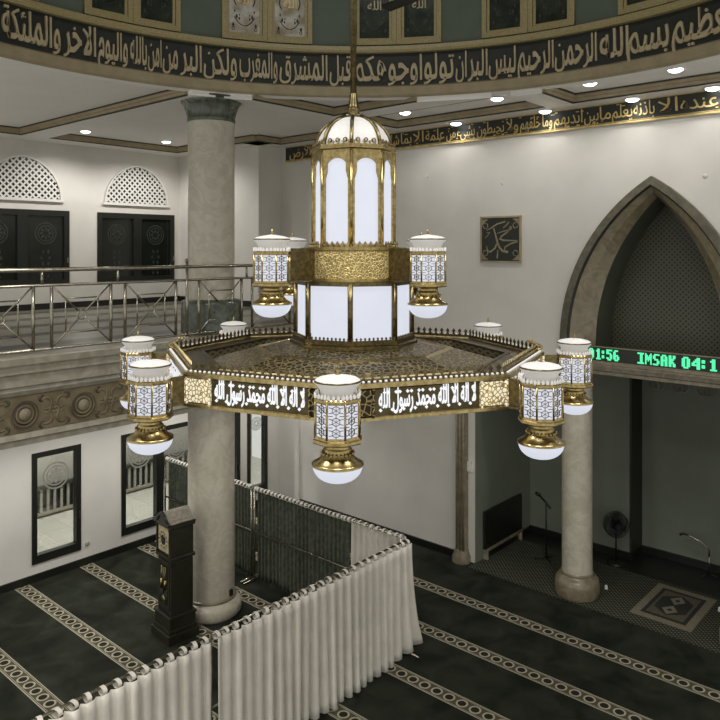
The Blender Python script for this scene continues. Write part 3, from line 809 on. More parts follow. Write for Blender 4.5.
for k in range(8):
    mm, w = face_frame(k, RT); m = MB(); m.M = mm; hw = w / 2
    m.box(-hw + .005, hw - .005, .0, .015, 4.60, 4.795)
    m.box(-hw + .22, hw - .22, -.004, 0, 4.612, 4.622); m.box(-hw + .22, hw - .22, -.004, 0, 4.776, 4.785)
    p = m.build('calligraphy_panel', 'plate', ch)
    m = MB(); m.M = mm; wd = w - .52
    put_text(m, 'لا اله الا الله محمد رسول الله', lambda u, y, d: (-wd / 2 + wd * u, -.002 - .008 * d, 4.662 + y * .175), bold=.016)
    for i in range(26):
        u = -wd / 2 + wd * (i + .5) / 26; z = 4.63 + (.13 if i % 3 else .015); q = .012
        m.extrude([(u - q, z), (u, z + q), (u + q, z), (u, z - q)], lambda a, b, d: (a, d, b), -.008, 0)
    m.build('lettering', 'lit_letter', p)
    for s in (-1, 1):
        m = MB(); m.M = mm; a, b = sorted((s * (hw - .215), s * (hw - .02)))
        m.box(a, b, -.012, 0, 4.618, 4.782)
        m.box(a - .012, a + .004, -.02, 0, 4.60, 4.795); m.box(b - .004, b + .012, -.02, 0, 4.60, 4.795)
        m.build('pierced_plate', 'goldglow' if k not in (7, 0) or (k == 7) == (s < 0) else 'filidark', ch)  # front-corner plates dark, the rest carry lantern light in their colour
    m = MB(); m.M = mm; n = 30
    for i in range(n): m.sphere((-hw + .02 + (w - .04) * (i + .5) / n, .012, 4.832), .0115, 8, sz=.8)
    m.build('bead_row', 'cap_white', ch)
cresting('tray_cresting', RT - .05, 4.83, .065, .06, 'brassdark')

# lanterns on the chandelier
def make_lantern(z, k, r):
    ln = MB(); a0 = PI / 8
    ln.lathe([(.150, .243), (.156, .25), (.156, .268), (.146, .272), (.146, .288), (.10, .29)], 8, a0=a0, sm=False)
    ln.lathe([(.157, .103), (.158, .115), (.145, .122), (.115, .14), (.094, .165), (.084, .19), (.088, .2), (.078, .206), (.076, .232), (.095, .244)], 28)
    ln.lathe([(.10, .485), (.146, .488), (.148, .495), (.148, .51), (.14, .518), (.09, .52)], 8, a0=a0, sm=False)
    for i in range(8):
        a = a0 + i * PI / 4; c, s = .142 * math.cos(a), .142 * math.sin(a)
        ln.tube([(c, s, .28), (c, s, .495)], .0075, 6)
    for i in range(20):
        a = 2 * PI * i / 20; ln.sphere((.096 * math.cos(a), .096 * math.sin(a), .178), .010, 6)
    o = ln.build('lantern', 'brass', ch)
    MB().lathe([(.132, .288), (.132, .49)], 8, a0=a0, sm=False).build('lantern_glass', 'glass_white', o)
    fg = MB(); wf = 2 * .139 * math.sin(PI / 8); hz = .2
    for i in range(8):
        a = i * PI / 4; R = .139 * math.cos(PI / 8) - .002
        fg.M = Matrix.Rotation(a - PI / 2 + PI, 4, 'Z') @ Matrix.Translation((0, -R, .389))
        def strip(p, q, wd=.0019):
            d = Vector((q[0] - p[0], q[1] - p[1]))
            if d.length < 1e-6: return
            d.normalize(); nx, nz = -d.y * wd, d.x * wd
            fg.extrude([(p[0] - nx, p[1] - nz), (q[0] - nx, q[1] - nz), (q[0] + nx, q[1] + nz), (p[0] + nx, p[1] + nz)], lambda x, y, dd: (x, dd, y), -.003, .002)
        for cz in (-.067, 0, .067):
            rr = .026
            hexa = [(rr * math.cos(q * PI / 3 + PI / 6), cz + rr * math.sin(q * PI / 3 + PI / 6)) for q in range(6)]
            for q in range(6): strip(hexa[q], hexa[(q + 1) % 6])
            for q in range(6):
                p = hexa[q]; x, z2 = p[0] * 1.95, cz + (p[1] - cz) * 1.35
                x = max(-wf / 2, min(wf / 2, x)); z2 = max(-.1, min(.1, z2)); strip(p, (x, z2))
            for q in range(3):
                strip(tuple(hexa[q]), tuple(hexa[q + 3]), .0014)
        for cz in (-.0335, .0335):
            strip((-wf / 2, cz), (-.02, cz)); strip((.02, cz), (wf / 2, cz))
    fg.M = None
    fg.build('lantern_filigree', 'filline', o)
    MB().lathe([(.093, .52), (.097, .535), (.118, .575), (.141, .60), (.143, .608), (.135, .611)], 32).build('lantern_cap', 'cap_white', o)
    MB().lathe([(.134, .604), (.1435, .606), (.1435, .614), (.13, .617)], 32).build('cap_ring', 'brassdark', o)
    MB().lathe([(.137, .616), (.12, .628), (.08, .638), (.03, .645), (.012, .648)], 32).build('lantern_lid', 'cap_white', o)
    f = MB().lathe([(.012, .645), (.016, .652), (.006, .66), (.012, .67), (.012, .676), (.004, .685), (.002, .70)], 10); f.build('lantern_finial', 'brass', o)
    cr = MB()
    for i in range(8):
        a = i * PI / 4; R = .147 * math.cos(PI / 8); cr.M = Matrix.Rotation(a + PI / 2, 4, 'Z') @ Matrix.Translation((0, -R, 0))
        for j in range(4):
            u = -.044 + .0293 * j
            cr.extrude([(u - .008, .518), (u - .011, .532), (u, .548), (u + .011, .532), (u + .008, .518)], lambda x, y, d: (x, d, y), -.003, .003)
    cr.M = None; cr.build('lantern_cresting', 'cap_white', o)
    bp = [(.002, 0)] + [(.152 * math.sin(q * PI / 2 / 10) ** .8, .106 * (1 - math.cos(q * PI / 2 / 10))) for q in range(1, 11)]
    MB().lathe(bp, 32).build('lantern_bowl', 'glass_white', o)
    return o
def place(o, k, r, z):
    p = th(k, r, z); o.location = p; o.rotation_euler = (0, 0, DL + k * PI / 4 + PI / 8 * 0)
proto = make_lantern(0, 0, 0)
first = True
def bracket(k, r0, r1, z0, z1):
    m = MB(); a = DL + k * PI / 4
    m.M = Matrix.Rotation(a - PI / 2, 4, 'Z')
    w = .012; zz = lambda z: z - ZL
    m.box(r0, r1, -w, w, zz(z0), zz(z1)); m.box(r0, r1, -w * 1.6, w * 1.6, zz(z1) - .012, zz(z1) + .006); m.box(r0, r1, -w * 1.6, w * 1.6, zz(z0) - .006, zz(z0) + .012)
    m.M = None
    return m.build('bracket', 'brassdark', ch)
LR = 1.882; LU = .86
for k in range(8):
    o = proto if first else copy_tree(proto, ch); first = False
    place(o, k, LR, ZL); bracket(k, RT - .02, LR - .135, 4.60, 4.79)
for k in (1, 3, 5, 7):
    o = copy_tree(proto, ch); place(o, k, LU, 5.165); bracket(k, RG - .02, LU - .135, 5.45, 5.70)
m = MB()
for k in (2, 6):
    for q, rr in ((0, .0), (1, .05)):
        pts = [th(k, 1.55 + .06 * math.sin(i / 8 * PI * 1.6) * (1 if q else .5), 4.83 + .10 * i / 8) for i in range(9)]
        m.tube(pts, .012, 6)
m.build('corner_scroll', 'brass', ch)

# ------------------------------------------------------------------ downlights (visible lamps, each with its own lamp light)
def spot(name, loc, power, size=2.2, blend=.6, col=(1, .98, .955), rad=.06):
    l = bpy.data.lights.new(name, 'SPOT'); l.energy = power; l.spot_size = size; l.spot_blend = blend; l.color = col; l.shadow_soft_size = rad
    o = bpy.data.objects.new(name, l); COL.objects.link(o); o.location = loc; return o
def downlight(x, y, z, label, group, power, size=2.75):
    t = thing('downlight', label, 'ceiling light', (x, y, z), 0, group)
    MB().lathe([(.10, 0), (.125, -.006), (.125, -.018), (.10, -.02), (.095, -.006)], 24, cap=False).build('trim_ring', 'white', t)
    MB().lathe([(.098, -.006), (.095, -.03), (.06, -.05), (.01, -.056)], 20).build('lens', 'lamp', t)
    s = spot('downlight_lamp', (x, y, z - .08), power, size); s.parent = t; s.location = (0, 0, -.08)
G1 = 'downlights in the coffered ceiling'; G2 = 'downlights close to the top of the calligraphy frieze'
PW = 230
downlight(7.45, 14.2, ZC, 'round downlight over the balcony, nearer the left photo edge', G1, PW * .75)
downlight(9.38, 14.2, ZC, 'round downlight over the balcony, just left of the tall column', G1, PW * .75)
downlight(10.2, 8.0, ZC, 'round downlight nearest the chandelier top, right of it', G1, PW * .2)
downlight(10.24, 6.15, ZC, 'round ceiling downlight second from the chandelier, beside a beam corner', G1, PW * .2)
downlight(10.2, 4.57, ZC, 'round ceiling downlight straight above the niche arch', G1, PW * .2)
downlight(10.18, 3.35, ZC, 'round ceiling downlight at far right, nearest the photo edge', G1, PW * .2)
for y, lab in ((7.5, 'small downlight above the frieze end nearest the chandelier'), (5.73, 'small downlight above the frieze, second from the chandelier'),
               (4.28, 'small downlight above the frieze over the niche arch'), (3.13, 'small downlight above the frieze at the right photo edge')):
    downlight(11.06, y, 8.0, lab, G2, 12, 2.6)
# unseen lamps of the ceiling rows, balcony underside and porch; added fill below
for x, y, z, p in ((4.6, 14.2, ZC, PW * .75), (6.2, 10.9, 3.32, 130), (8.2, 11.2, 3.32, 130), (10.2, 11.2, 3.32, 90), (4.2, 10.9, 3.32, 130), (10.2, 1.5, ZC, PW * .2), (8.3, 8.0, ZC, 40),
                   (6.5, 14.3, 3.32, 400), (9.2, 14.3, 3.32, 400)):
    spot('unseen_spot', (x, y, z - .05), p, 2.6, .7)
for x, y, p in ((2.0, 2.0, 800), (5.5, 1.0, 600), (1.5, 6.0, 700)):
    spot('unseen_spot', (x, y, 9.6), p, 2.4, .8, rad=.5)  # added fill spots inside the dome opening, no fittings behind them
for x, y, z, p in ((2.6, -1.6, 3.9, 160), (-1.6, 2.6, 3.9, 420), (-1.6, 6.2, 3.9, 620)):
    spot('unseen_spot', (x, y, z), p, 2.9, .5, rad=.4)  # added unseen fill behind the viewpoint, brightens curtains, column and lower walls
spot('dome_fill', (CX, CY, 12.6), 260, 3.0, .6, rad=.4)  # added unseen fill to brighten the drum, no fitting there
# ------------------------------------------------------------------ things on the prayer-direction wall
t = thing('led_clock_sign', 'long black LED strip with green prayer times on the niche ledge', 'LED sign', (11.13, NY, 3.912))
MB().box(0, .06, -1.25, 1.25, 0, .25).build('case', 'black', t)
m = MB(); m.box(-.006, 0, -1.25, 1.25, 0, .018); m.box(-.006, 0, -1.25, 1.25, .232, .25); m.build('bezel', 'brownmarble', t)
F = {'0': '01110 11011 11011 11011 11011 11011 01110', '1': '00110 01110 00110 00110 00110 00110 01111', '4': '00011 00111 01111 11011 11111 00011 00011',
     '5': '11111 11000 11110 00011 00011 11011 01110', '6': '01110 11000 11000 11110 11011 11011 01110', 'I': '11111 00110 00110 00110 00110 00110 11111',
     'M': '10001 11011 11111 11111 10101 10001 10001', 'S': '01111 11000 11000 01110 00011 00011 11110', 'A': '01110 11011 11011 11111 11011 11011 11011',
     'K': '11011 11011 11110 11100 11110 11011 11011', ':': '000 110 110 000 110 110 000'}
def led(s, y, w, h=.17, zb=.04):
    n = sum((3 if c == ':' else 5) + 1 for c in s) - 1; px = w / n; pz = h / 7; x = 0
    for c in s:
        if c == ':':
            for r in (1, 4):
                u = y - x * px; z = zb + (5 - r) * pz; MB().box(-.008, 0, u - 2 * px, u, z, z + 1.96 * pz).build('colon_dot', 'led', t)
            x += 4; continue
        rows = F[c].split(' '); m = MB()
        for r, row in enumerate(rows):
            for q, b in enumerate(row):
                if b == '1':
                    u = y - (x + q) * px; z = zb + (6 - r) * pz
                    m.box(-.008, 0, u - px, u, z, z + pz * .98)
        m.build('digit' if c.isdigit() else 'letter', 'led', t)
        x += len(rows[0]) + 1
led('01:56', 5.01 - NY, .50); led('IMSAK', 4.225 - NY, .56); led('04:11', 3.575 - NY, .62)

t = thing('calligraphy_picture', 'square black and gold calligraphy picture hung on the white wall', 'picture', (XQ, 6.68, 5.47))
m = MB(); m.box(-.02, 0, -.4, .4, 0, .8); m.build('panel', 'bandblack', t)
m = MB()
for a in ((-.41, -.38, -.01, .81), (.38, .41, -.01, .81)): m.box(-.035, 0, a[0], a[1], a[2], a[3])
m.box(-.035, 0, -.38, .38, -.01, .02); m.box(-.035, 0, -.38, .38, .78, .81)
m.build('frame', 'beige', t)
m = MB()
def stroke(mb, pts, w0, w1, w2):
    """flat brush stroke; pts in picture units (0..1, down), widths at start, middle, end"""
    n = len(pts); l = []; r = []
    for i, (u, v) in enumerate(pts):
        a = pts[max(i - 1, 0)]; b = pts[min(i + 1, n - 1)]; dx, dy = b[0] - a[0], b[1] - a[1]; q = math.hypot(dx, dy) or 1
        f = i / (n - 1); w = (w0 * (1 - 2 * f) + w1 * 2 * f) if f < .5 else (w1 * (2 - 2 * f) + w2 * (2 * f - 1))
        l.append((u - dy / q * w, v + dx / q * w)); r.append((u + dy / q * w, v - dx / q * w))
    P = lambda p, x: (x, .4 - .8 * p[0], .8 - .8 * p[1])
    mb.bridge([[P(p, -.0205) for p in l], [P(p, -.028) for p in l], [P(p, -.028) for p in r], [P(p, -.0205) for p in r]])
stroke(m, [(.33, .25), (.38, .4), (.43, .57), (.48, .68), (.56, .76), (.70, .78)], .012, .022, .026)
stroke(m, [(.43, .57), (.36, .70), (.24, .78), (.17, .74), (.15, .64)], .02, .018, .006)
stroke(m, [(.74, .26), (.68, .34), (.53, .43), (.49, .49), (.58, .52), (.78, .53), (.93, .53)], .014, .022, .012)
stroke(m, [(.93, .55), (.75, .60), (.62, .67), (.60, .74)], .014, .02, .012)
stroke(m, [(.15, .30), (.26, .25), (.42, .16), (.63, .11)], .006, .018, .014)
stroke(m, [(.42, .37), (.55, .33), (.64, .31), (.74, .29), (.78, .26), (.76, .22), (.71, .28)], .008, .016, .01)
stroke(m, [(.11, .47), (.18, .41), (.23, .34), (.15, .35)], .006, .014, .008)
stroke(m, [(.42, .92), (.43, .82), (.44, .73)], .016, .014, .008)
stroke(m, [(.57, .25), (.67, .18), (.71, .12)], .008, .014, .01)
for sy in (-1, 1):
    for z0, sz in ((.04, 1), (.76, -1)):
        m.add([(-.024, sy * .37, z0), (-.024, sy * .37, z0 + sz * .12), (-.024, sy * .31, z0 + sz * .05), (-.024, sy * .24, z0)], [(0, 1, 2, 3)])
        m.tube([(-.024, sy * (.3 + .05 * math.cos(i)), z0 + sz * (.12 + .05 * math.sin(i))) for i in range(6)], .008, 5)
m.build('lettering', 'letterdim', t)
for y, z, lab in ((8.29, 7.08, 'tiny white disc high on the wall nearest the chandelier'), (6.66, 6.86, 'tiny white disc on the wall above the square picture'), (3.29, 6.76, 'tiny white disc on the wall right of the arch top')):
    o = MB(); o.M = Matrix.Rotation(-PI / 2, 4, 'Y'); o.lathe([(.035, .0), (.035, .008), (.02, .014), (.005, .016)], 16); o.M = None
    tag(o.build('wall_disc', 'white', None, (XQ, y, z)), lab, 'wall disc', 'tiny white discs on the white wall')
m = MB(); m.box(-.04, 0, -.05, .05, -.09, .09); m.box(-.05, -.04, -.03, .03, -.04, .04)
tag(m.build('light_switch', 'white', None, (XQ, 7.32, 1.74)), 'white switch box on the pale strip at the alcove edge', 'switch')

o = MB(); o.M = Matrix.Rotation(PI / 2, 4, 'X'); o.lathe([(.04, 0), (.04, .02), (.03, .03), (.005, .032)], 16); o.M = None
tag(o.build('wall_socket', 'stone', None, (6.56, YL, .37)), 'small grey round socket low on the left wall beside the nearest window', 'socket')
# alcove furniture
t = thing('display_panel', 'black rectangular panel with pale base rail against the alcove side wall', 'panel', (12.13, 7.15, .012))
MB().box(-.67, .67, -.02, .02, .19, .88).build('board', 'black', t)
MB().box(-.68, .68, -.035, .035, .14, .19).build('base_rail', 'brownmarble', t)
for s in (-1, 1): MB().box(s * .62 - .02, s * .62 + .02, -.045, .045, 0, .15).build('foot', 'stone', t)

t = thing('pedestal_fan', 'dark round pedestal fan standing at the back of the alcove', 'fan', (12.93, 5.3, .012), R_(130))
MB().lathe([(.16, 0), (.16, .02), (.06, .035), (.02, .05)], 20).build('base', 'black', t)
MB().tube([(0, 0, .04), (0, 0, .6)], .017, 10).build('pole', 'black', t)
m = MB(); m.M = Matrix.Translation((0, .02, .7)) @ Matrix.Rotation(PI / 2, 4, 'X'); m.lathe([(.05, -.12), (.06, -.05), (.06, .02), (.04, .05)], 16); m.M = None; m.build('motor', 'black', t)
m = MB()
for r in (.06, .12, .17, .215):
    for dy in (-.07, .07) if r > .2 else (-.09,): m.tube([(r * math.cos(2 * PI * i / 28), dy, .7 + r * math.sin(2 * PI * i / 28)) for i in range(28)], .006, 5, True)
for i in range(36):
    a = 2 * PI * i / 36; c, s = math.cos(a), math.sin(a)
    m.tube([(.03 * c, -.1, .7 + .03 * s), (.15 * c, -.095, .7 + .15 * s), (.215 * c, -.07, .7 + .215 * s), (.215 * c, .07, .7 + .215 * s), (.06 * c, .09, .7 + .06 * s)], .0055, 4)
m.build('cage', 'black', t)
for q in range(3):
    m = MB(); m.M = Matrix.Translation((0, -.04, .7)) @ Matrix.Rotation(q * 2 * PI / 3, 4, 'Y')
    m.extrude([(-.02, .03), (-.075, .12), (-.06, .19), (.03, .2), (.07, .12), (.02, .03)], lambda a, b, d: (a, d + a * .3, b), -.004, .004); m.M = None
    m.build('blade', 'darkline', t)

t = thing('microphone_stand', 'black upright microphone stand in the alcove left of the column', 'microphone stand', (12.2, 6.3, .012))
m = MB()
for q in range(3): m.tube([(0, 0, .06), (.22 * math.cos(q * 2.09), .22 * math.sin(q * 2.09), .012)], .01, 6)
m.build('tripod', 'black', t)
MB().tube([(0, 0, .05), (0, 0, 1.05)], .017, 8).build('pole', 'black', t)
MB().tube([(.06, .17, 1.14), (-.03, -.1, .98)], .018, 6).build('boom', 'black', t)
MB().tube([(.06, .17, 1.14), (.09, .25, 1.15)], [.035, .03], 10).build('microphone', 'black', t)
t = thing('microphone_stand', 'grey gooseneck boom microphone stand beyond the prayer rug', 'microphone stand', (13.5, 3.88, .012), 0)
m = MB()
for q in range(3): m.tube([(0, 0, .05), (.16 * math.cos(q * 2.09 + .5), .16 * math.sin(q * 2.09 + .5), .012)], .01, 6)
m.build('tripod', 'black', t)
MB().tube([(0, 0, .04), (0, 0, .36)], .012, 8).build('pole', 'steel', t)
MB().tube([(0, 0, .34), (0, .0, .46), (-.02, .12, .56), (-.03, .3, .62), (-.03, .42, .64)], .016, 8).build('boom', 'steel', t)
MB().tube([(-.03, .42, .64), (-.03, .48, .6)], [.022, .018], 10).build('microphone', 'black', t)
for x, y, lab in ((11.84, 5.02, 'small round pale knob on the alcove floor right of the column base'), (12.3, 3.38, 'small round pale knob on the alcove floor right of the prayer rug')):
    m = MB().lathe([(.028, 0), (.03, .015), (.022, .03), (.026, .045), (.02, .06), (.004, .066)], 14)
    tag(m.build('floor_knob', 'cap_white' if 0 else 'white', None, (x, y, .012)), lab, 'knob', 'small pale knobs on the alcove floor')

t = thing('prayer_rug', 'patterned prayer rug with dark diamond lying on the alcove floor', 'rug', (11.98, 3.97, .0125))
MB().box(-.65, .65, -.46, .46, 0, .008, 0).build('border', 'rugpale', t)
m = MB(); m.box(-.52, .52, -.34, .34, .008, .0105, 0); m.box(-.45, .45, -.28, .28, .0105, .0125, 1)
def flat(pts, z, mi): m.add([(x, y, z) for x, y in pts], [tuple(range(len(pts)))], mi)
flat([(-.40, 0), (-.2, -.24), (.2, -.24), (.40, 0), (.2, .24), (-.2, .24)], .0132, 0)
for s in (-1, 1):
    flat([(s * .19 - .17, 0), (s * .19, -.12), (s * .19 + .17, 0), (s * .19, .12)], .0138, 2)
    flat([(s * .19 - .05, 0), (s * .19, -.045), (s * .19 + .05, 0), (s * .19, .045)], .0144, 0)
for i in range(12):
    x = -.58 + 1.16 * i / 11
    for y in (-.4, .4): flat([(x - .03, y), (x, y - .03), (x + .03, y), (x, y + .03)], .0092, 2)
for i in range(7):
    y = -.3 + .1 * i
    for x in (-.585, .585): flat([(x - .03, y), (x, y - .03), (x + .03, y), (x, y + .03)], .0092, 2)
m.build('field', ['rugdark', 'rugmid', 'rugpale'], t)

# wrought scrollwork hanging under the ledge
m = MB()
for i in range(5):
    y = 4.85 - i * .42; z = 3.2
    for s in (-1, 1):
        m.tube([(13.71, y + s * (.02 + .012 * q * math.cos(q * .55)), z + .012 * q * math.sin(q * .55)) for q in range(14)], .012, 5)
    m.tube([(13.71, y - .2 + .4 * q / 8, 3.31 - .05 * math.sin(q / 8 * PI)) for q in range(9)], .012, 5)
m.box(13.69, 13.748, 2.95, 5.1, 3.30, 3.345)
tag(m.build('iron_scrollwork', 'stone'), 'row of curled iron scrolls fixed high across the alcove back wall', 'scrollwork')

# ------------------------------------------------------------------ curtain partitions
def partition(label, x, y, rz, L, mid):
    t = thing('partition_frame', label, 'partition frame', (x, y, 0), rz, 'steel frames of the curtain partition')
    for px in (.02, L - .02):
        m = MB().tube([(px, 0, .03), (px, 0, 1.6)], .017, 10); m.build('post', 'steel', t)
        MB().tube([(px, -.24, .02), (px, 0, .035), (px, .24, .02)], .015, 8).build('foot', 'steel', t)
    MB().tube([(.02, 0, 1.585), (L - .02, 0, 1.585)], .014, 10).build('top_rail', 'steel', t)
    MB().tube([(.02, 0, mid), (L - .02, 0, mid)], .015, 8).build('middle_rail', 'steel', t)
    return t
def curtain(label, x, y, rz, L, pitch, amp, mat, loopmat, off, grp, seed, flare=0.0, top=1.572, n_per=10, low=.03):
    rnd = random.Random(seed)
    t = thing('curtain', label, 'curtain', (x, y, 0), rz, grp)
    n = max(2, round(L / pitch)); p = L / n; N = n * n_per; NZ = 14
    ph = [rnd.uniform(-.5, .5) for _ in range(n + 2)]; am = [rnd.uniform(.6, 1.25) for _ in range(n + 2)]; bt = [rnd.uniform(-.012, .014) for _ in range(n + 2)]
    m = MB(); rows = []
    for iz in range(NZ + 1):
        f = iz / NZ; row = []
        for i in range(N + 1):
            s = i / n_per; k = min(int(s), n - 1); w = s - k
            lerp = lambda A: A[k] * (1 - w) + A[k + 1] * w
            a = amp * lerp(am) * (.75 + .5 * f)
            phase = 2 * PI * s + lerp(ph) * 1.1 * f
            yy = off - a * (1.7 * abs(math.cos(phase * .5)) ** .8 - .85) + amp * .3 * f * math.sin(phase * .25 + ph[k]) + .010 * f * math.sin(s * .9)
            xx = s * p + amp * .5 * math.sin(2 * phase) * .3
            z = top - .007 * (1 - math.cos(2 * PI * s)) * (1 - f)
            z = z + (low + lerp(bt) - z) * f
            if flare and s > n - 3:
                g = (s - (n - 3)) / 3; xx += flare * g * g * f * f; z += .05 * g * g * f * f * (f > .8)
            row.append((xx, yy, z))
        rows.append(row)
    m.bridge(rows, 0, False, True)
    o = m.build('cloth', mat, t)
    md = o.modifiers.new('thickness', 'SOLIDIFY'); md.thickness = .005
    lp = MB(); q = 12
    ring = [(math.cos(2 * PI * i / q), math.sin(2 * PI * i / q)) for i in range(q)]
    prof = [(off * .45 + (.020 + abs(off) * .42) * c, .03 * s_ if s_ > 0 else .045 * s_) for c, s_ in ring]
    lp.bridge([[(u, a, b) for a, b in prof] for u in (-.022, -.008, .009, .022)], 0, False, True)
    lp.bridge([[(u, prof[-1][0], prof[-1][1]), (u, prof[0][0], prof[0][1])] for u in (-.022, .022)], 0)
    first = None
    for i in range(n + 1):
        xx = min(max(i * p, .03), L - .03)
        if first is None:
            first = lp.build('loop', loopmat, t); first.location = (xx, 0, 1.585)
        else:
            c = first.copy(); COL.objects.link(c); c.parent = t; c.location = (xx, 0, 1.585 + rnd.uniform(-.003, .003)); c.rotation_euler = (0, 0, rnd.uniform(-.25, .25))
    return t
GP = 'pale curtains of the partition'; GD = 'dark green curtains of the partition'
YF = 6.35
partition('steel partition frame at the lower left, behind the nearest pale curtain', 1.4, YF, 0, 3.28, .8)
partition('steel partition frame carrying the wide pale curtain at centre', 4.72, YF, 0, 3.4, .8)
partition('steel partition frame running back from the curtain corner', 8.15, YF + .1, PI / 2, 3.25, .84)
partition('steel partition frame reaching the left wall behind the tall column', 8.15, 9.74, PI / 2, 2.66, .84)
curtain('pale pleated curtain at the lower left, cut by the photo bottom', 1.42, YF, 0, 3.24, .145, .058, 'fabric', 'fabric', -.075, GP, 3)
curtain('wide pale pleated curtain in front, ending at the partition corner', 4.76, YF, 0, 3.36, .145, .058, 'fabric', 'fabric', -.075, GP, 5, flare=.24)
curtain('short pale curtain behind the partition corner, against the white wall', 8.15, YF + .1, PI / 2, 1.06, .12, .046, 'fabric', 'fabric', -.065, GP, 8)
curtain('dark green pleated curtain between the column and the pale curtain corner', 8.15, 7.53, PI / 2, 2.15, .09, .034, 'darkfabric', 'fabric', -.055, GD, 11, n_per=8)
curtain('dark green pleated curtain half hidden behind the tall column and clock', 8.15, 9.78, PI / 2, 2.58, .09, .034, 'darkfabric', 'fabric', -.055, GD, 12, n_per=8)

# ------------------------------------------------------------------ tall case clock
ck = thing('grandfather_clock', 'dark carved wooden grandfather clock standing before the marble column', 'clock', (6.235, 9.21, 0), R_(-5))
ck.scale = (1.0, .92, .965)
def cb(name, *boxes, mat='wood', parent=ck):
    m = MB()
    for b in boxes: m.box(*b)
    o = m.build(name, mat, parent); md = o.modifiers.new('edge', 'BEVEL'); md.width = .008; md.segments = 2
    return o
# local frame: dial faces -X, width along Y
cb('plinth', (-.25, .25, -.29, .29, 0, .14), (-.225, .225, -.265, .265, .14, .2), (-.21, .21, -.25, .25, .2, .36), (-.225, .225, -.265, .265, .36, .4))
cb('trunk', (-.16, .18, -.2, .2, .4, 1.22), (-.175, .185, -.215, -.17, .4, 1.2), (-.175, .185, .17, .215, .4, 1.2))
d = cb('door', (-.185, -.16, -.165, .165, .46, 1.18))
MB().box(-.19, -.184, -.12, .12, .54, 1.12).build('door_glass', 'darkpane', d)
m = MB()
for y in (-.06, 0, .06): m.tube([(-.195, y, .78 if y else .66), (-.195, y, 1.1)], .005, 6); m.tube([(-.195, y, .76 if y else .66), (-.195, y, .9 if y else .67)], .018 if y else .01, 10)
m.build('weights', 'brass', ck)
m = MB(); m.M = Matrix.Translation((-.195, 0, .6)) @ Matrix.Rotation(-PI / 2, 4, 'Y'); m.lathe([(.055, 0), (.05, .008), (.02, .012)], 20); m.M = None; m.build('pendulum', 'brass', ck)
cb('hood', (-.2, .21, -.24, .24, 1.22, 1.27), (-.18, .19, -.215, .215, 1.27, 1.72), (-.2, .21, -.24, .24, 1.70, 1.74))
m = MB()
m.M = Matrix.Translation((-.186, 0, 1.5)) @ Matrix.Rotation(-PI / 2, 4, 'Y'); m.lathe([(.155, 0), (.155, .006), (.15, .008)], 32); m.M = None
m.box(-.188, -.18, -.165, .165, 1.32, 1.69)
dl = m.build('dial', 'dial', ck)
m = MB()
n = 32
m.bridge([[(-.1955, r * math.cos(2 * PI * i / n), 1.5 + r * math.sin(2 * PI * i / n)) for i in range(n)] for r in (.075, .0)], 0, True)
for k in range(12):
    a = k * PI / 6; m.tube([(-.196, .1 * math.sin(a), 1.5 + .1 * math.cos(a)), (-.196, .135 * math.sin(a), 1.5 + .135 * math.cos(a))], .007, 5)
m.build('numerals', 'black', dl)
m = MB(); m.tube([(-.2, 0, 1.5), (-.2, -.03, 1.57)], .006, 5); m.tube([(-.2, 0, 1.5), (-.2, .08, 1.54)], .005, 5); m.build('hands', 'brass', dl)
for s in (-1, 1):
    MB().lathe([(.022, 1.27), (.026, 1.3), (.016, 1.33), (.02, 1.5), (.016, 1.66), (.026, 1.69), (.022, 1.71)], 12, (-.19, s * .2)).build('hood_column', 'wood', ck)
P = [(-.25, 1.74), (.25, 1.74), (.25, 1.775), (.2, 1.78), (.15, 1.80), (.11, 1.85), (.07, 1.89), (.025, 1.91), (-.025, 1.91), (-.07, 1.89), (-.11, 1.85), (-.15, 1.80), (-.2, 1.78), (-.25, 1.775)]
m = MB(); m.extrude(P, lambda a, b, dd: (dd, a, b), -.22, .21); m.build('pediment', 'wood', ck)
m = MB(); Q = P[2:]
m.bridge([[(-.19, a, b + .002) for a, b in Q], [(.205, a, b + .002) for a, b in Q], [(.205, a, b + .012) for a, b in Q], [(-.19, a, b + .012) for a, b in Q], [(-.19, a, b + .002) for a, b in Q]])
m.build('hood_roof', 'sheenwood', ck)  # light reflected off the top put into the roof colour
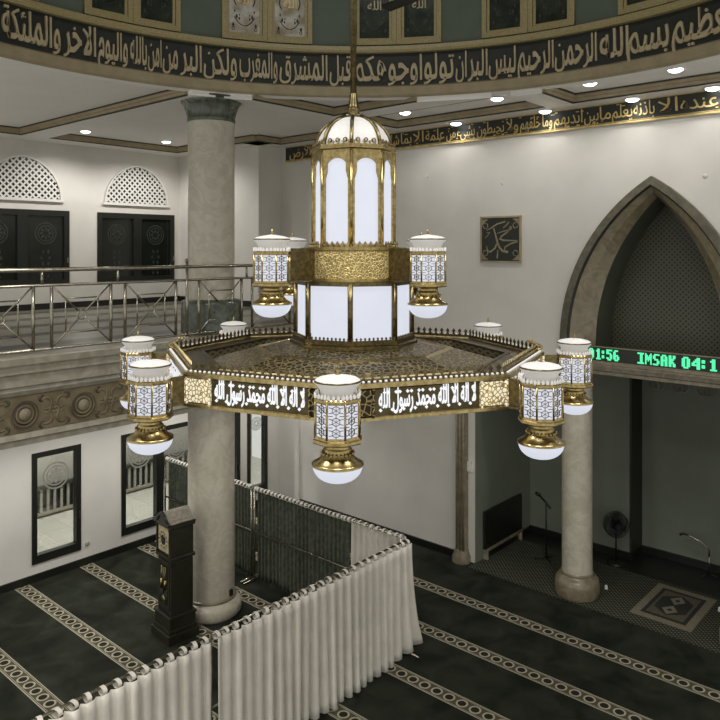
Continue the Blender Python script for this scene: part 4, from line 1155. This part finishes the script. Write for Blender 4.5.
m = MB(); m.extrude([(a * 1.06, b + .018) for a, b in Q] + [(a * .9, b - .03) for a, b in reversed(Q)], lambda a, b, dd: (dd, a, b), -.24, -.2); m.build('crest', 'wood', ck)

# ------------------------------------------------------------------ ceiling fan high in the dome opening
fan = thing('ceiling_fan', 'dark ceiling fan blade poking in at the top of the photo', 'ceiling fan', (6.56, 4.66, 8.568), R_(82))
MB().tube([(0, 0, .1), (0, 0, 3.9)], .018, 10).build('down_rod', 'black', fan)
MB().lathe([(.04, .14), (.12, .11), (.14, .04), (.12, -.03), (.05, -.06)], 24).build('motor', 'black', fan)
for q in range(3):
    m = MB(); m.M = Matrix.Rotation(q * 2 * PI / 3, 4, 'Z')
    m.extrude([(.12, -.025), (.22, -.06), (.88, -.075), (.9, -.05), (.9, .05), (.88, .075), (.22, .06), (.12, .025)], lambda a, b, d: (a, b, d + b * .25), -.006, .006); m.M = None
    m.build('blade', 'black', fan)

# ------------------------------------------------------------------ porch railing seen through the lower windows
t = thing('porch_balustrade', 'low dark balustrade with pale bars seen through the lower windows', 'balustrade', (0, 15.3, 0))
MB().box(2.5, 11.2, .06, .1, .08, .62).build('backing', 'black', t)
MB().box(2.5, 11.2, -.03, .05, .6, .67).build('top_rail', 'darkline', t)
MB().box(2.5, 11.2, -.03, .05, .05, .1).build('bottom_rail', 'stone', t)
first = None
for i in range(58):
    x = 2.6 + .148 * i
    if first is None: first = MB().box(-.025, .025, 0, .04, .1, .6).build('baluster', 'wallgrey', t); first.location = (x, 0, 0)
    else:
        c = first.copy(); COL.objects.link(c); c.parent = t; c.location = (x, 0, 0)

# ------------------------------------------------------------------ world and view
w = bpy.data.worlds.new('world'); S.world = w; w.use_nodes = True
bg = w.node_tree.nodes['Background']; bg.inputs[0].default_value = (1.0, .995, .95, 1); bg.inputs[1].default_value = .95
S.view_settings.view_transform = 'Standard'; S.view_settings.look = 'None'
S.view_settings.exposure = 0.0; S.view_settings.gamma = 1.0; S.view_settings.use_curve_mapping = False
